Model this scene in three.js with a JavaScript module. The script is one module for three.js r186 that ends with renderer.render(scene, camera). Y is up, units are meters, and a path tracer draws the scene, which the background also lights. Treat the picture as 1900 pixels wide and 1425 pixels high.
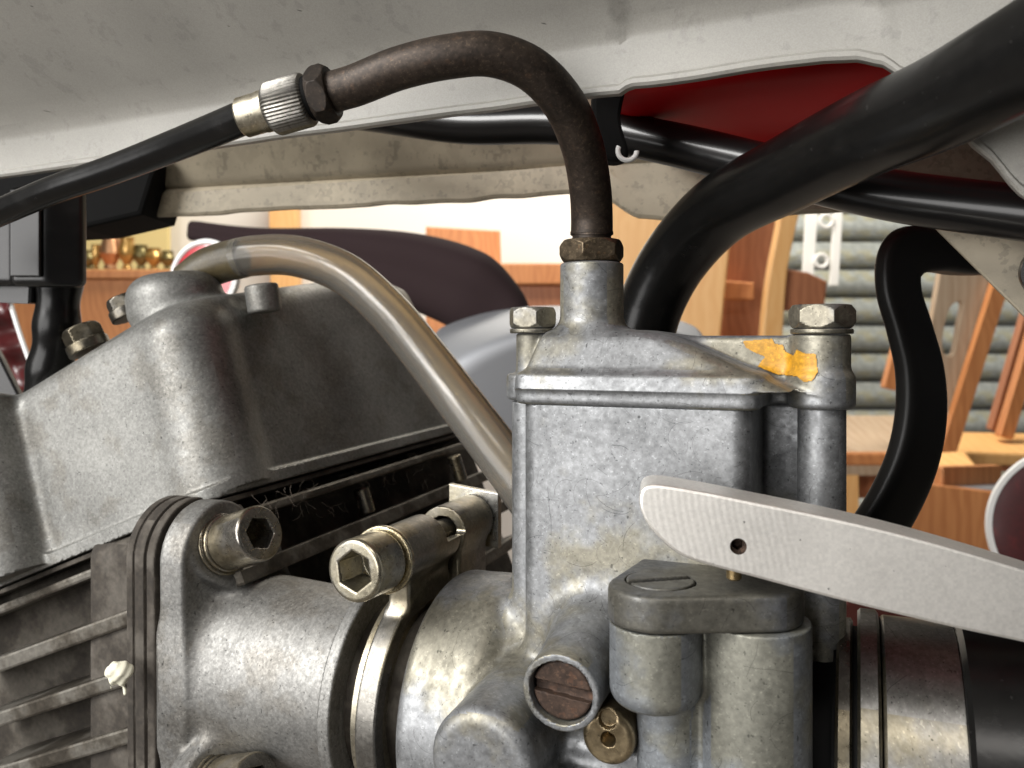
import * as THREE from 'three';
import { mergeGeometries, toCreasedNormals } from 'three/addons/utils/BufferGeometryUtils.js';
import { RectAreaLightUniformsLib } from 'three/addons/lights/RectAreaLightUniformsLib.js';

// ------------------------------------------------------------------ camera, lights, exposure
const W = 1900, H = 1425, F = 1581, HY = 630, CAM_H = 0.78;      // HY: the row of the eye's own height in the photograph
const scene = new THREE.Scene();
const camera = new THREE.PerspectiveCamera(2 * Math.atan(H / 2 / F) * 180 / Math.PI, W / H, 0.01, 50);
camera.position.set(0, CAM_H, 0);
camera.setViewOffset(W, H, 0, H / 2 - HY, W, H);
camera.focus = 0.165; camera.userData.fStop = 32;
const renderer = new THREE.WebGLRenderer({ antialias: true });
renderer.setSize(1024, 768);
renderer.toneMapping = THREE.LinearToneMapping;
renderer.toneMappingExposure = 1.0;
renderer.shadowMap.enabled = true;
RectAreaLightUniformsLib.init();
scene.background = new THREE.Color().setRGB(0.036, 0.036, 0.037);   // the dim rest of the workshop

const LAMPS = [];
function lamp(name, label, [x, y, z], [tx, ty, tz], w, h, color, power) {
  LAMPS.push({ name, label, x, y, z, tx, ty, tz, w, h, color, power });
}
// millimetres from the lens
lamp('work_lamp', 'large square work lamp panel standing behind and left of the viewer', [-990, 690, 430], [0, -30, -180], 600, 480, [1.0, 0.985, 0.96], 27);
lamp('work_lamp', 'low wide work lamp panel standing at engine height on the left', [-660, 60, 490], [-20, -30, -180], 900, 460, [1.0, 0.985, 0.97], 5.2);
lamp('ceiling_lamp', 'long ceiling lamp panel hung behind the viewer', [60, 1150, 800], [0, -40, -190], 700, 240, [1.0, 0.95, 0.89], 12);
lamp('ceiling_lamp', 'ceiling lamp panel hung over the stored chairs at the back', [200, 1450, -1500], [200, 0, -2300], 1500, 400, [1.0, 0.93, 0.82], 27);

// ------------------------------------------------------------------ helpers
let seed = 7;
const rnd = () => { seed = (seed * 1664525 + 1013904223) >>> 0; return seed / 4294967296; };
const V = (x, y, z) => new THREE.Vector3(x, y, z);
const P = (x, y, d) => V((x - W / 2) * d / F, -(y - HY) * d / F, -d);   // a sight line taken to its own distance, in mm
const used = {};
function numbered(n) { used[n] = (used[n] || 0) + 1; return used[n] === 1 ? n : n + '_' + String(used[n] - 1).padStart(3, '0'); }
const anchors = new Map();
function thing(name, label, category, at, group) {
  const o = new THREE.Group(); o.name = numbered(name); scene.add(o);
  o.position.set(at.x / 1000, at.y / 1000 + CAM_H, at.z / 1000);
  o.userData = { label, category }; if (group) o.userData.group = group;
  anchors.set(o, at.clone());
  return o;
}
function part(name, g, m, parent, label) {
  let top = parent; while (top.parent && top.parent !== scene) top = top.parent;
  const a = anchors.get(top);
  g = g.clone(); g.translate(-a.x, -a.y, -a.z); g.scale(0.001, 0.001, 0.001);
  const o = new THREE.Mesh(g, m); o.name = name; o.castShadow = o.receiveShadow = true;
  if (label) o.userData.label = label;
  parent.add(o); return o;
}
function structure(name, g, m) {
  g = g.clone(); g.scale(0.001, 0.001, 0.001);
  const o = new THREE.Mesh(g, m); o.name = numbered(name); o.position.y = CAM_H; o.castShadow = o.receiveShadow = true;
  o.userData = { kind: 'structure' }; scene.add(o); return o;
}
const UVS = 1 / 60;                                     // one texture tile is 60 mm
function boxUV(g) {                                     // per face, by the axis it faces
  if (g.index) g = g.toNonIndexed();
  const p = g.attributes.position.array, n = p.length / 9, uv = new Float32Array(n * 6);
  for (let f = 0; f < n; f++) {
    const o = f * 9, ax = p[o + 3] - p[o], ay = p[o + 4] - p[o + 1], az = p[o + 5] - p[o + 2], bx = p[o + 6] - p[o], by = p[o + 7] - p[o + 1], bz = p[o + 8] - p[o + 2];
    const nx = Math.abs(ay * bz - az * by), ny = Math.abs(az * bx - ax * bz), nz = Math.abs(ax * by - ay * bx);
    const [i, j] = nx > ny && nx > nz ? [2, 1] : ny > nz ? [0, 2] : [0, 1];
    for (let k = 0; k < 3; k++) { uv[f * 6 + k * 2] = p[o + k * 3 + i] * UVS; uv[f * 6 + k * 2 + 1] = p[o + k * 3 + j] * UVS; }
  }
  g.setAttribute('uv', new THREE.BufferAttribute(uv, 2)); return g;
}
// ---- signed distances
const smin = (k, a, b) => { const h = Math.max(k - Math.abs(a - b), 0) / k; return Math.min(a, b) - h * h * k * 0.25; };
const smax = (k, a, b) => -smin(k, -a, -b);
const len2 = Math.hypot;
function capsule(a, b, ra, rb = ra) {
  const bx = b.x - a.x, by = b.y - a.y, bz = b.z - a.z, L = bx * bx + by * by + bz * bz;
  return (x, y, z) => { const px = x - a.x, py = y - a.y, pz = z - a.z; const t = Math.min(1, Math.max(0, (px * bx + py * by + pz * bz) / L)); return Math.sqrt((px - bx * t) ** 2 + (py - by * t) ** 2 + (pz - bz * t) ** 2) - (ra + (rb - ra) * t); };
}
function cylinder(a, b, r, round = 0.3) {
  const d = V(b.x - a.x, b.y - a.y, b.z - a.z), L = d.length(); d.normalize();
  const cx = (a.x + b.x) / 2, cy = (a.y + b.y) / 2, cz = (a.z + b.z) / 2;
  return (x, y, z) => { const px = x - cx, py = y - cy, pz = z - cz, h = px * d.x + py * d.y + pz * d.z; const rr = Math.sqrt(Math.max(0, px * px + py * py + pz * pz - h * h)); const e = rr - r + round, g = Math.abs(h) - L / 2 + round; return Math.min(Math.max(e, g), 0) + Math.sqrt(Math.max(e, 0) ** 2 + Math.max(g, 0) ** 2) - round; };
}
function hexPrism(a, b, r, twist = 0, side = null) {    // r: half the width across flats
  const d = V(b.x - a.x, b.y - a.y, b.z - a.z), L = d.length(); d.normalize();
  const s = side || (Math.abs(d.y) < 0.9 ? V(0, 1, 0) : V(1, 0, 0)); const e = s.clone().cross(d).normalize(), f = d.clone().cross(e);
  const cx = (a.x + b.x) / 2, cy = (a.y + b.y) / 2, cz = (a.z + b.z) / 2;
  const dirs = [0, 1, 2].map(i => [Math.cos(twist + i * Math.PI / 3), Math.sin(twist + i * Math.PI / 3)]);
  return (x, y, z) => { const px = x - cx, py = y - cy, pz = z - cz, h = px * d.x + py * d.y + pz * d.z, q = px * e.x + py * e.y + pz * e.z, w = px * f.x + py * f.y + pz * f.z; let m = -1e9; for (const [c, n] of dirs) m = Math.max(m, Math.abs(q * c + w * n)); const rr = Math.sqrt(q * q + w * w); const hd = Math.abs(h) - L / 2; return Math.max(m - r, hd, (rr - r * 1.1) * 0.8 + hd * 0.62 + 0.1 * r); };
}
function rbox(x0, x1, y0, y1, z0, z1, r = 0.5) {
  const cx = (x0 + x1) / 2, cy = (y0 + y1) / 2, cz = (z0 + z1) / 2, hx = (x1 - x0) / 2 - r, hy = (y1 - y0) / 2 - r, hz = (z1 - z0) / 2 - r;
  return (x, y, z) => { const a = Math.abs(x - cx) - hx, b = Math.abs(y - cy) - hy, c = Math.abs(z - cz) - hz; return Math.min(Math.max(a, b, c), 0) + Math.sqrt(Math.max(a, 0) ** 2 + Math.max(b, 0) ** 2 + Math.max(c, 0) ** 2) - r; };
}
function ellipsoid(c, rx, ry, rz) { return (x, y, z) => { const a = (x - c.x) / rx, b = (y - c.y) / ry, d = (z - c.z) / rz, k = Math.sqrt(a * a + b * b + d * d), g = Math.sqrt((a / rx) ** 2 + (b / ry) ** 2 + (d / rz) ** 2); return g < 1e-9 ? -Math.min(rx, ry, rz) : k * (k - 1) / g; }; }
const rect2 = (x, y, hx, hy, r) => { const a = Math.abs(x) - hx + r, b = Math.abs(y) - hy + r; return Math.min(Math.max(a, b), 0) + Math.sqrt(Math.max(a, 0) ** 2 + Math.max(b, 0) ** 2) - r; };
function plane(p, q, r, inside) {                        // negative on the side of `inside`
  const n = q.clone().sub(p).cross(r.clone().sub(p)).normalize(); let d = n.dot(p);
  if (n.dot(inside) - d > 0) { n.negate(); d = -d; }
  const f = (x, y, z) => n.x * x + n.y * y + n.z * z - d; f.n = n; return f;
}
function tri2(p, a, b, c) {                               // distance to a 2-D triangle
  let best = 1e9, s = 1e9; const t = [a, b, c], or = Math.sign((b[0] - a[0]) * (c[1] - a[1]) - (b[1] - a[1]) * (c[0] - a[0]));
  for (let i = 0; i < 3; i++) { const u = t[i], v = t[(i + 1) % 3], ex = v[0] - u[0], ey = v[1] - u[1], px = p[0] - u[0], py = p[1] - u[1], k = Math.min(1, Math.max(0, (px * ex + py * ey) / (ex * ex + ey * ey))); best = Math.min(best, (px - ex * k) ** 2 + (py - ey * k) ** 2); s = Math.min(s, or * (ex * py - ey * px)); }
  return (s > 0 ? -1 : 1) * Math.sqrt(best);
}
// ---- surface nets over the blocks that the surface crosses
function mesh(f, lo, hi, cell, lip = 1.0) {
  const N = [0, 1, 2].map(i => Math.ceil((hi[i] - lo[i]) / cell) + 1), [nx, ny, nz] = N, B = 6;
  const val = new Float32Array(nx * ny * nz).fill(NaN), id = (i, j, k) => i + nx * (j + ny * k);
  const R = B * cell * 0.5 * 1.7321 * 1.25 * lip + cell;
  for (let bk = 0; bk < nz; bk += B) for (let bj = 0; bj < ny; bj += B) for (let bi = 0; bi < nx; bi += B) {
    const d = f(lo[0] + (bi + B / 2) * cell, lo[1] + (bj + B / 2) * cell, lo[2] + (bk + B / 2) * cell), far = Math.abs(d) > R;
    for (let k = bk; k < Math.min(bk + B, nz); k++) for (let j = bj; j < Math.min(bj + B, ny); j++) for (let i = bi; i < Math.min(bi + B, nx); i++)
      val[id(i, j, k)] = far ? d : f(lo[0] + i * cell, lo[1] + j * cell, lo[2] + k * cell);
  }
  const vid = new Int32Array(nx * ny * nz).fill(-1), pos = [], e = cell * 0.25;
  const grad = (x, y, z) => [f(x + e, y, z) - f(x - e, y, z), f(x, y + e, z) - f(x, y - e, z), f(x, y, z + e) - f(x, y, z - e)];
  for (let k = 0; k < nz - 1; k++) for (let j = 0; j < ny - 1; j++) for (let i = 0; i < nx - 1; i++) {
    let c = 0, sx = 0, sy = 0, sz = 0;
    const a = [];
    let neg = 0; for (let q = 0; q < 8; q++) { const v = val[id(i + (q & 1), j + (q >> 1 & 1), k + (q >> 2))]; a.push(v); if (v < 0) neg++; }
    if (neg === 0 || neg === 8) continue;
    for (let q = 0; q < 8; q++) for (let ax = 1; ax < 8; ax <<= 1) if (!(q & ax)) { const v0 = a[q], v1 = a[q | ax]; if ((v0 < 0) !== (v1 < 0)) { const t = v0 / (v0 - v1); sx += (q & 1) + (ax === 1 ? t : 0); sy += (q >> 1 & 1) + (ax === 2 ? t : 0); sz += (q >> 2) + (ax === 4 ? t : 0); c++; } }
    let x = lo[0] + (i + sx / c) * cell, y = lo[1] + (j + sy / c) * cell, z = lo[2] + (k + sz / c) * cell;
    for (let it = 0; it < 2; it++) { const d = f(x, y, z), g = grad(x, y, z), L = Math.hypot(...g) / (2 * e) || 1; const s = Math.max(-0.5 * cell, Math.min(0.5 * cell, d / L)) / (L * 2 * e); x -= g[0] * s; y -= g[1] * s; z -= g[2] * s; }
    vid[id(i, j, k)] = pos.length / 3; pos.push(x, y, z);
  }
  const idx = [];
  const quad = (a, b, c, d, flip) => { if (a < 0 || b < 0 || c < 0 || d < 0) return; flip ? idx.push(a, c, b, a, d, c) : idx.push(a, b, c, a, c, d); };
  for (let k = 1; k < nz - 1; k++) for (let j = 1; j < ny - 1; j++) for (let i = 1; i < nx - 1; i++) {
    const v = val[id(i, j, k)] < 0;
    if (v !== val[id(i + 1, j, k)] < 0) quad(vid[id(i, j - 1, k - 1)], vid[id(i, j, k - 1)], vid[id(i, j, k)], vid[id(i, j - 1, k)], !v);
    if (v !== val[id(i, j + 1, k)] < 0) quad(vid[id(i - 1, j, k - 1)], vid[id(i, j, k - 1)], vid[id(i, j, k)], vid[id(i - 1, j, k)], v);
    if (v !== val[id(i, j, k + 1)] < 0) quad(vid[id(i - 1, j - 1, k)], vid[id(i, j - 1, k)], vid[id(i, j, k)], vid[id(i - 1, j, k)], !v);
  }
  const nor = new Float32Array(pos.length);
  for (let q = 0; q < pos.length; q += 3) { const g = grad(pos[q], pos[q + 1], pos[q + 2]), L = Math.hypot(...g) || 1; nor[q] = g[0] / L; nor[q + 1] = g[1] / L; nor[q + 2] = g[2] / L; }
  const g = new THREE.BufferGeometry(); g.setIndex(idx);
  g.setAttribute('position', new THREE.BufferAttribute(new Float32Array(pos), 3)); g.setAttribute('normal', new THREE.BufferAttribute(nor, 3));
  return boxUV(g);
}
// ---- sweeps
function tube(pts, radius, segs = 80, rad = 24, shape = null, cap = true) {
  const curve = new THREE.CatmullRomCurve3(pts, false, 'centripetal'), fr = curve.computeFrenetFrames(segs, false), L = curve.getLength();
  const pos = [], uv = [], idx = [];
  for (let i = 0; i <= segs; i++) {
    const t = i / segs, c = curve.getPointAt(t), r = typeof radius === 'function' ? radius(t) : radius;
    for (let j = 0; j <= rad; j++) { const a = j / rad * Math.PI * 2, k = shape ? shape(a, t) : 1; const q = c.clone().addScaledVector(fr.normals[i], Math.cos(a) * r * k).addScaledVector(fr.binormals[i], Math.sin(a) * r * k); pos.push(q.x, q.y, q.z); uv.push(t * L * UVS, j / rad * 2 * Math.PI * (typeof radius === 'function' ? radius(0.5) : radius) * UVS); }
  }
  for (let i = 0; i < segs; i++) for (let j = 0; j < rad; j++) { const a = i * (rad + 1) + j, b = a + rad + 1; idx.push(a, a + 1, b, b, a + 1, b + 1); }
  const g = new THREE.BufferGeometry(); g.setAttribute('position', new THREE.Float32BufferAttribute(pos, 3)); g.setAttribute('uv', new THREE.Float32BufferAttribute(uv, 2)); g.setIndex(idx); g.computeVertexNormals();
  const n = g.attributes.normal; for (let i = 0; i <= segs; i++) { const a = i * (rad + 1), b = a + rad, v = V(n.getX(a) + n.getX(b), n.getY(a) + n.getY(b), n.getZ(a) + n.getZ(b)).normalize(); n.setXYZ(a, v.x, v.y, v.z); n.setXYZ(b, v.x, v.y, v.z); }
  if (!cap) return g;
  const out = [g.toNonIndexed()];
  for (const [i, s] of [[0, -1], [segs, 1]]) { const c = curve.getPointAt(i / segs), tg = fr.tangents[i].clone().multiplyScalar(s), ps = [], ns = [], us = []; for (let j = 0; j < rad; j++) { const a = i * (rad + 1) + j; const q = [[c.x, c.y, c.z], [pos[a * 3], pos[a * 3 + 1], pos[a * 3 + 2]], [pos[a * 3 + 3], pos[a * 3 + 4], pos[a * 3 + 5]]]; if (s < 0) q.reverse(); for (const w of q) { ps.push(...w); ns.push(tg.x, tg.y, tg.z); us.push(w[0] * UVS, w[1] * UVS); } } const h = new THREE.BufferGeometry(); h.setAttribute('position', new THREE.Float32BufferAttribute(ps, 3)); h.setAttribute('normal', new THREE.Float32BufferAttribute(ns, 3)); h.setAttribute('uv', new THREE.Float32BufferAttribute(us, 2)); out.push(h); }
  return mergeGeometries(out);
}
function orient(g, at, axis) { g.applyMatrix4(new THREE.Matrix4().makeRotationFromQuaternion(new THREE.Quaternion().setFromUnitVectors(V(0, 1, 0), axis.clone().normalize())).setPosition(at)); return g; }
function lathe(profile, at, axis, segs = 96, ripple = null) {   // profile: [radius, height along the axis]
  const g = new THREE.LatheGeometry(profile.map(([r, h]) => new THREE.Vector2(r, h)), segs);
  if (ripple) { const p = g.attributes.position; for (let i = 0; i < p.count; i++) { const k = ripple(Math.atan2(p.getZ(i), p.getX(i)), p.getY(i)); p.setX(i, p.getX(i) * k); p.setZ(i, p.getZ(i) * k); } }
  const c = toCreasedNormals(g, 0.6); c.deleteAttribute('uv'); orient(c, at, axis); return boxUV(c);
}
function loft(sections, crease = 0.6, closed = true) {          // closed loops of equal length
  const pos = [], idx = [], n = sections[0].length;
  for (const s of sections) for (const p of s) pos.push(p.x, p.y, p.z);
  for (let i = 0; i < sections.length - 1; i++) for (let j = 0; j < n; j++) { const a = i * n + j, b = i * n + (j + 1) % n, c = a + n, d = b + n; idx.push(a, b, c, b, d, c); }
  if (closed) for (const [s, f] of [[0, 1], [sections.length - 1, 0]]) { const t = THREE.ShapeUtils.triangulateShape(flat(sections[s]), []); for (const [a, b, c] of t) f ? idx.push(s * n + a, s * n + c, s * n + b) : idx.push(s * n + a, s * n + b, s * n + c); }
  const g = new THREE.BufferGeometry(); g.setAttribute('position', new THREE.Float32BufferAttribute(pos, 3)); g.setIndex(idx);
  return boxUV(toCreasedNormals(g, crease));
}
function flat(ps) { const n = V(0, 0, 0); for (let i = 0; i < ps.length; i++) { const a = ps[i], b = ps[(i + 1) % ps.length]; n.x += (a.y - b.y) * (a.z + b.z); n.y += (a.z - b.z) * (a.x + b.x); n.z += (a.x - b.x) * (a.y + b.y); } n.normalize(); const e = (Math.abs(n.y) < 0.9 ? V(0, 1, 0) : V(1, 0, 0)).cross(n).normalize(), f = n.clone().cross(e); return ps.map(p => new THREE.Vector2(p.dot(e), p.dot(f))); }
function slab(pts, thick, bevel = 0.4, dir = null, holes = []) {             // a plate: outline points in one plane, thickness away from the viewer
  const n = pts[1].clone().sub(pts[0]).cross(pts[2].clone().sub(pts[0])); for (let i = 2; i < pts.length - 1; i++) n.add(pts[i].clone().sub(pts[0]).cross(pts[i + 1].clone().sub(pts[0]))); n.normalize();
  const want = dir || pts[0].clone().normalize(); if (n.dot(want) > 0) n.negate();        // n faces the viewer
  const e = (Math.abs(n.y) < 0.9 ? V(0, 1, 0) : V(1, 0, 0)).cross(n).normalize(), f = n.clone().cross(e), o = pts[0];
  const to2 = p => { const q = p.clone().sub(o); return new THREE.Vector2(q.dot(e), q.dot(f)); };
  const sh = new THREE.Shape(pts.map(to2)); for (const h of holes) sh.holes.push(new THREE.Path(h.map(to2)));
  const g = new THREE.ExtrudeGeometry(sh, { depth: thick - 2 * bevel, bevelEnabled: bevel > 0, bevelThickness: bevel, bevelSize: bevel, bevelOffset: -bevel, bevelSegments: 2, curveSegments: 12 });
  g.translate(0, 0, -thick + bevel); g.deleteAttribute('uv');
  g.applyMatrix4(new THREE.Matrix4().makeBasis(e, f, n).setPosition(o)); return boxUV(g);
}
const smooth = (pts, n = 60, closed = true) => new THREE.CatmullRomCurve3(pts, closed, 'centripetal').getPoints(n).slice(0, closed ? n : n + 1);
function bar(a, b, w, h, bevel = 1.5) {                           // a squared bar between two points; w across, h up
  const d = b.clone().sub(a), L = d.length(); d.normalize(); const e = (Math.abs(d.y) < 0.9 ? V(0, 1, 0) : V(0, 0, 1)).cross(d).normalize(), f = d.clone().cross(e);
  const s = new THREE.Shape([[-1, -1], [1, -1], [1, 1], [-1, 1]].map(([x, y]) => new THREE.Vector2(x * (w / 2 - bevel), y * (h / 2 - bevel))));
  const g = new THREE.ExtrudeGeometry(s, { depth: L - 2 * bevel, bevelEnabled: true, bevelThickness: bevel, bevelSize: bevel, bevelSegments: 2 }); g.translate(0, 0, bevel); g.deleteAttribute('uv');
  g.applyMatrix4(new THREE.Matrix4().makeBasis(e, f, d).setPosition(a)); return boxUV(g);
}

// ------------------------------------------------------------------ textures and materials
const hash = (x, y, s) => { let h = Math.imul(x, 374761393) + Math.imul(y, 668265263) + Math.imul(s, 974634131) | 0; h = Math.imul(h ^ h >>> 13, 1274126177); return ((h ^ h >>> 16) >>> 0) / 4294967296; };
function noise(x, y, per, s, pery = per) { const xi = Math.floor(x), yi = Math.floor(y), fx = x - xi, fy = y - yi, u = fx * fx * (3 - 2 * fx), v = fy * fy * (3 - 2 * fy), m = (a, p) => ((a % p) + p) % p, x0 = m(xi, per), x1 = m(xi + 1, per), y0 = m(yi, pery), y1 = m(yi + 1, pery); return (hash(x0, y0, s) * (1 - u) + hash(x1, y0, s) * u) * (1 - v) + (hash(x0, y1, s) * (1 - u) + hash(x1, y1, s) * u) * v; }
function fbm(x, y, base, oct, s, gain = 0.5) { let a = 0, t = 0, g = 1, p = base; for (let o = 0; o < oct; o++) { a += g * noise(x * p, y * p, p, s + o * 17); t += g; g *= gain; p *= 2; } return a / t; }
function texture(size, fn, srgb) {
  const d = new Uint8Array(size * size * 4);
  for (let j = 0; j < size; j++) for (let i = 0; i < size; i++) { const c = fn(i / size, j / size, i, j), o = (j * size + i) * 4, v = Array.isArray(c) ? c : [c, c, c]; for (let k = 0; k < 3; k++) d[o + k] = Math.max(0, Math.min(255, v[k] * 255)); d[o + 3] = 255; }
  const t = new THREE.DataTexture(d, size, size); t.wrapS = t.wrapT = THREE.RepeatWrapping; t.magFilter = THREE.LinearFilter; t.minFilter = THREE.LinearMipmapLinearFilter; t.generateMipmaps = true;
  if (srgb) t.colorSpace = THREE.SRGBColorSpace; t.needsUpdate = true; return t;
}
function hairs(size, n, lenMin, lenMax, strength) {      // thin bent scratches and fibres
  const a = new Float32Array(size * size);
  for (let h = 0; h < n; h++) { let x = rnd() * size, y = rnd() * size, t = rnd() * 6.28, c = (rnd() - 0.5) * 0.05, L = lenMin + rnd() * (lenMax - lenMin), s = strength * (0.4 + 0.6 * rnd()); for (let i = 0; i < L; i++) { x += Math.cos(t); y += Math.sin(t); t += c + (rnd() - 0.5) * 0.08; const q = (((y | 0) % size + size) % size) * size + (((x | 0) % size + size) % size); a[q] = Math.max(a[q], s); } }
  return a;
}
const mix = (a, b, t) => a + (b - a) * t, sst = (a, b, x) => { const t = Math.min(1, Math.max(0, (x - a) / (b - a))); return t * t * (3 - 2 * t); };
const S = 1024;
const hairMap = hairs(S, 90, 20, 170, 0.6);
const specks = (u, v, base, s, th) => { const n = noise(u * base, v * base, base, s) * 0.6 + noise(u * base * 2, v * base * 2, base * 2, s + 3) * 0.4; return sst(th, th + 0.06, n); };
// cast zinc of the carburettor: grey with lighter worn patches, pits and hair-thin scratches
const zincC = texture(S, (u, v, i, j) => { const p = fbm(u, v, 5, 5, 11), w = fbm(u, v, 24, 4, 31), st = sst(0.47, 0.64, fbm(u, v, 3, 6, 71, 0.6)); const f = fbm(u + 0.02 * p, v, 96, 3, 37, 0.7); let g = 0.80 + 0.22 * (p - 0.5) + 0.12 * (w - 0.5) + 0.22 * (f - 0.5) - 0.20 * specks(u, v, 150, 5, 0.80) - 0.25 * specks(u, v, 60, 9, 0.88) + 0.12 * specks(u, v, 150, 61, 0.76); g *= 1 - 0.75 * hairMap[j * S + i]; return [g * mix(1, 0.985, st), g * mix(1.0, 0.95, st), g * mix(1.0, 0.855, st)]; }, true);
const zincR = texture(S, (u, v, i, j) => { const p = fbm(u, v, 8, 5, 13), w = fbm(u, v, 60, 3, 33); return 0.62 + 0.35 * (p - 0.5) + 0.35 * (w - 0.5) + 0.2 * hairMap[j * S + i]; });
const zincB = texture(S, (u, v, i, j) => 0.5 + 0.5 * (fbm(u, v, 40, 4, 41, 0.6) - 0.5) + 0.25 * (fbm(u, v, 6, 3, 47) - 0.5) - 0.2 * specks(u, v, 150, 5, 0.80) - 0.3 * hairMap[j * S + i]);
// sand-cast aluminium: even fine grain
const hairs2 = hairs(S, 60, 10, 80, 0.8);
const castC = texture(S, (u, v, i, j) => { const p = fbm(u, v, 4, 5, 111), w = fbm(u, v, 110, 3, 131, 0.7); const d = sst(0.52, 0.72, fbm(u, v, 7, 6, 117, 0.62)); let g = 0.82 + 0.22 * (p - 0.5) + 0.30 * (w - 0.5) - 0.055 * d - 0.26 * specks(u, v, 100, 105, 0.82) + 0.16 * specks(u, v, 170, 106, 0.78) - 0.3 * hairs2[j * S + i]; return [g, g * mix(0.998, 0.985, d), g * mix(0.985, 0.955, d)]; }, true);
const castR = texture(S, (u, v) => 0.66 + 0.22 * (fbm(u, v, 6, 4, 113) - 0.5) + 0.25 * (fbm(u, v, 120, 3, 133, 0.7) - 0.5));
const castB2 = texture(S, (u, v) => 0.5 + 0.7 * (fbm(u, v, 75, 3, 145, 0.6) - 0.5) + 0.3 * (fbm(u, v, 14, 3, 147) - 0.5));
// greasy, dusty engine metal
const grimeC = texture(S, (u, v) => { const p = sst(0.35, 0.65, fbm(u, v, 6, 6, 211, 0.6)), w = fbm(u, v, 60, 3, 231, 0.6); const g = mix(0.58, 0.9, p) + 0.25 * (w - 0.5); return [g, g * mix(0.955, 0.99, p), g * mix(0.89, 0.96, p)]; }, true);
const grimeB = texture(S, (u, v) => 0.5 + 0.8 * (fbm(u, v, 25, 5, 241, 0.65) - 0.5));
// brown phosphated steel pipe
const rustC = texture(S, (u, v) => { const p = fbm(u, v, 8, 5, 311, 0.6), f = fbm(u, v, 90, 3, 313, 0.7), s = specks(u, v, 150, 305, 0.70), q = specks(u, v, 50, 307, 0.74); const g = 0.58 + 0.4 * (p - 0.5) + 0.35 * (f - 0.5); return [g + 0.16 * s + 0.10 * q, g * 0.95 + 0.15 * s + 0.06 * q, g * 0.9 + 0.13 * s + 0.03 * q]; }, true);
// painted fibreglass with smudges
const paintC = texture(S, (u, v) => { const p = fbm(u, v, 4, 5, 411), q = sst(0.58, 0.72, fbm(u, v, 20, 6, 417, 0.65)), t = noise(u * 10, v * 60, 10, 421, 60), s = sst(0.925, 0.955, t * 0.75 + 0.25 * noise(u * 40, v * 120, 40, 423, 120)); const g = 0.93 + 0.10 * (p - 0.5) - 0.05 * q + 0.07 * (noise(u * 400, v * 400, 400, 9) - 0.5) - 0.40 * s; return [g, g * 0.99, g * 0.965]; }, true);
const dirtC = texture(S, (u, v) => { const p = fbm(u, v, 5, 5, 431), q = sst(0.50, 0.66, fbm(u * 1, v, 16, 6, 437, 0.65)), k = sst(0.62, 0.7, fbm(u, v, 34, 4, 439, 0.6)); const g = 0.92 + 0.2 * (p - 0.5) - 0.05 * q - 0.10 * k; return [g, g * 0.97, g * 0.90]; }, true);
const paintB = texture(S, (u, v) => 0.5 + 0.3 * (fbm(u, v, 8, 5, 441) - 0.5) + 0.15 * (fbm(u, v, 90, 2, 443) - 0.5));
// the milled face of the bar: fine arcs left by the cutter
const millB = texture(S, (u, v) => { const x = u * 60, y = v * 60, w = 1.2 * Math.sin(y * 6.2832 / 30), a = sst(0.44, 0.62, fbm(u, v, 4, 3, 541)); return 0.5 + (0.22 * Math.sin((x + w) * 6.2832 / 1.0) + 0.08 * Math.sin(y * 6.2832 / 0.75)) * mix(0.12, 1, a) + 0.2 * (noise(u * 20, v * 400, 20, 545, 400) - 0.5) + 0.1 * (fbm(u, v, 120, 2, 543) - 0.5); });
const millC = texture(S, (u, v) => { const g = 0.90 + 0.12 * (fbm(u, v, 5, 5, 551) - 0.5) + 0.08 * (fbm(u, v, 140, 2, 553) - 0.5) - 0.4 * specks(u, v, 60, 555, 0.90); return [g, g * 0.99, g * 0.97]; }, true);
const woodT = (s, a, b) => texture(512, (u, v) => { const w = fbm(u, v, 3, 4, s), g = 0.5 + 0.5 * Math.sin((u * 14 + w * 5) * 6.28), f = noise(u * 128, v * 6, 128, s + 5, 6), t = 0.55 * g * 0.5 + 0.35 * f + 0.3 * w; return a.map((c, k) => mix(c, b[k], t)); }, true);
const woodWarm = woodT(601, [0.83, 0.58, 0.37], [0.66, 0.41, 0.24]), woodPale = woodT(621, [0.94, 0.76, 0.52], [0.87, 0.64, 0.38]), woodRed = woodT(641, [0.70, 0.47, 0.33], [0.54, 0.33, 0.22]), woodGrey = woodT(661, [0.74, 0.67, 0.58], [0.62, 0.52, 0.42]);
const rubberB = texture(512, (u, v) => 0.5 + 0.4 * (fbm(u, v, 30, 4, 741, 0.6) - 0.5));
const rubberHair = hairs(512, 60, 10, 60, 0.5);
const rubberC = texture(512, (u, v, i, j) => { const q = sst(0.56, 0.8, fbm(u, v, 5, 6, 717, 0.6)), s = specks(u, v, 60, 719, 0.84); const g = 0.62 + 0.14 * (fbm(u, v, 30, 3, 711) - 0.5) + 0.22 * q + 0.30 * s + 0.25 * rubberHair[j * 512 + i]; return [g, g * 0.985, g * 0.96]; }, true);

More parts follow.
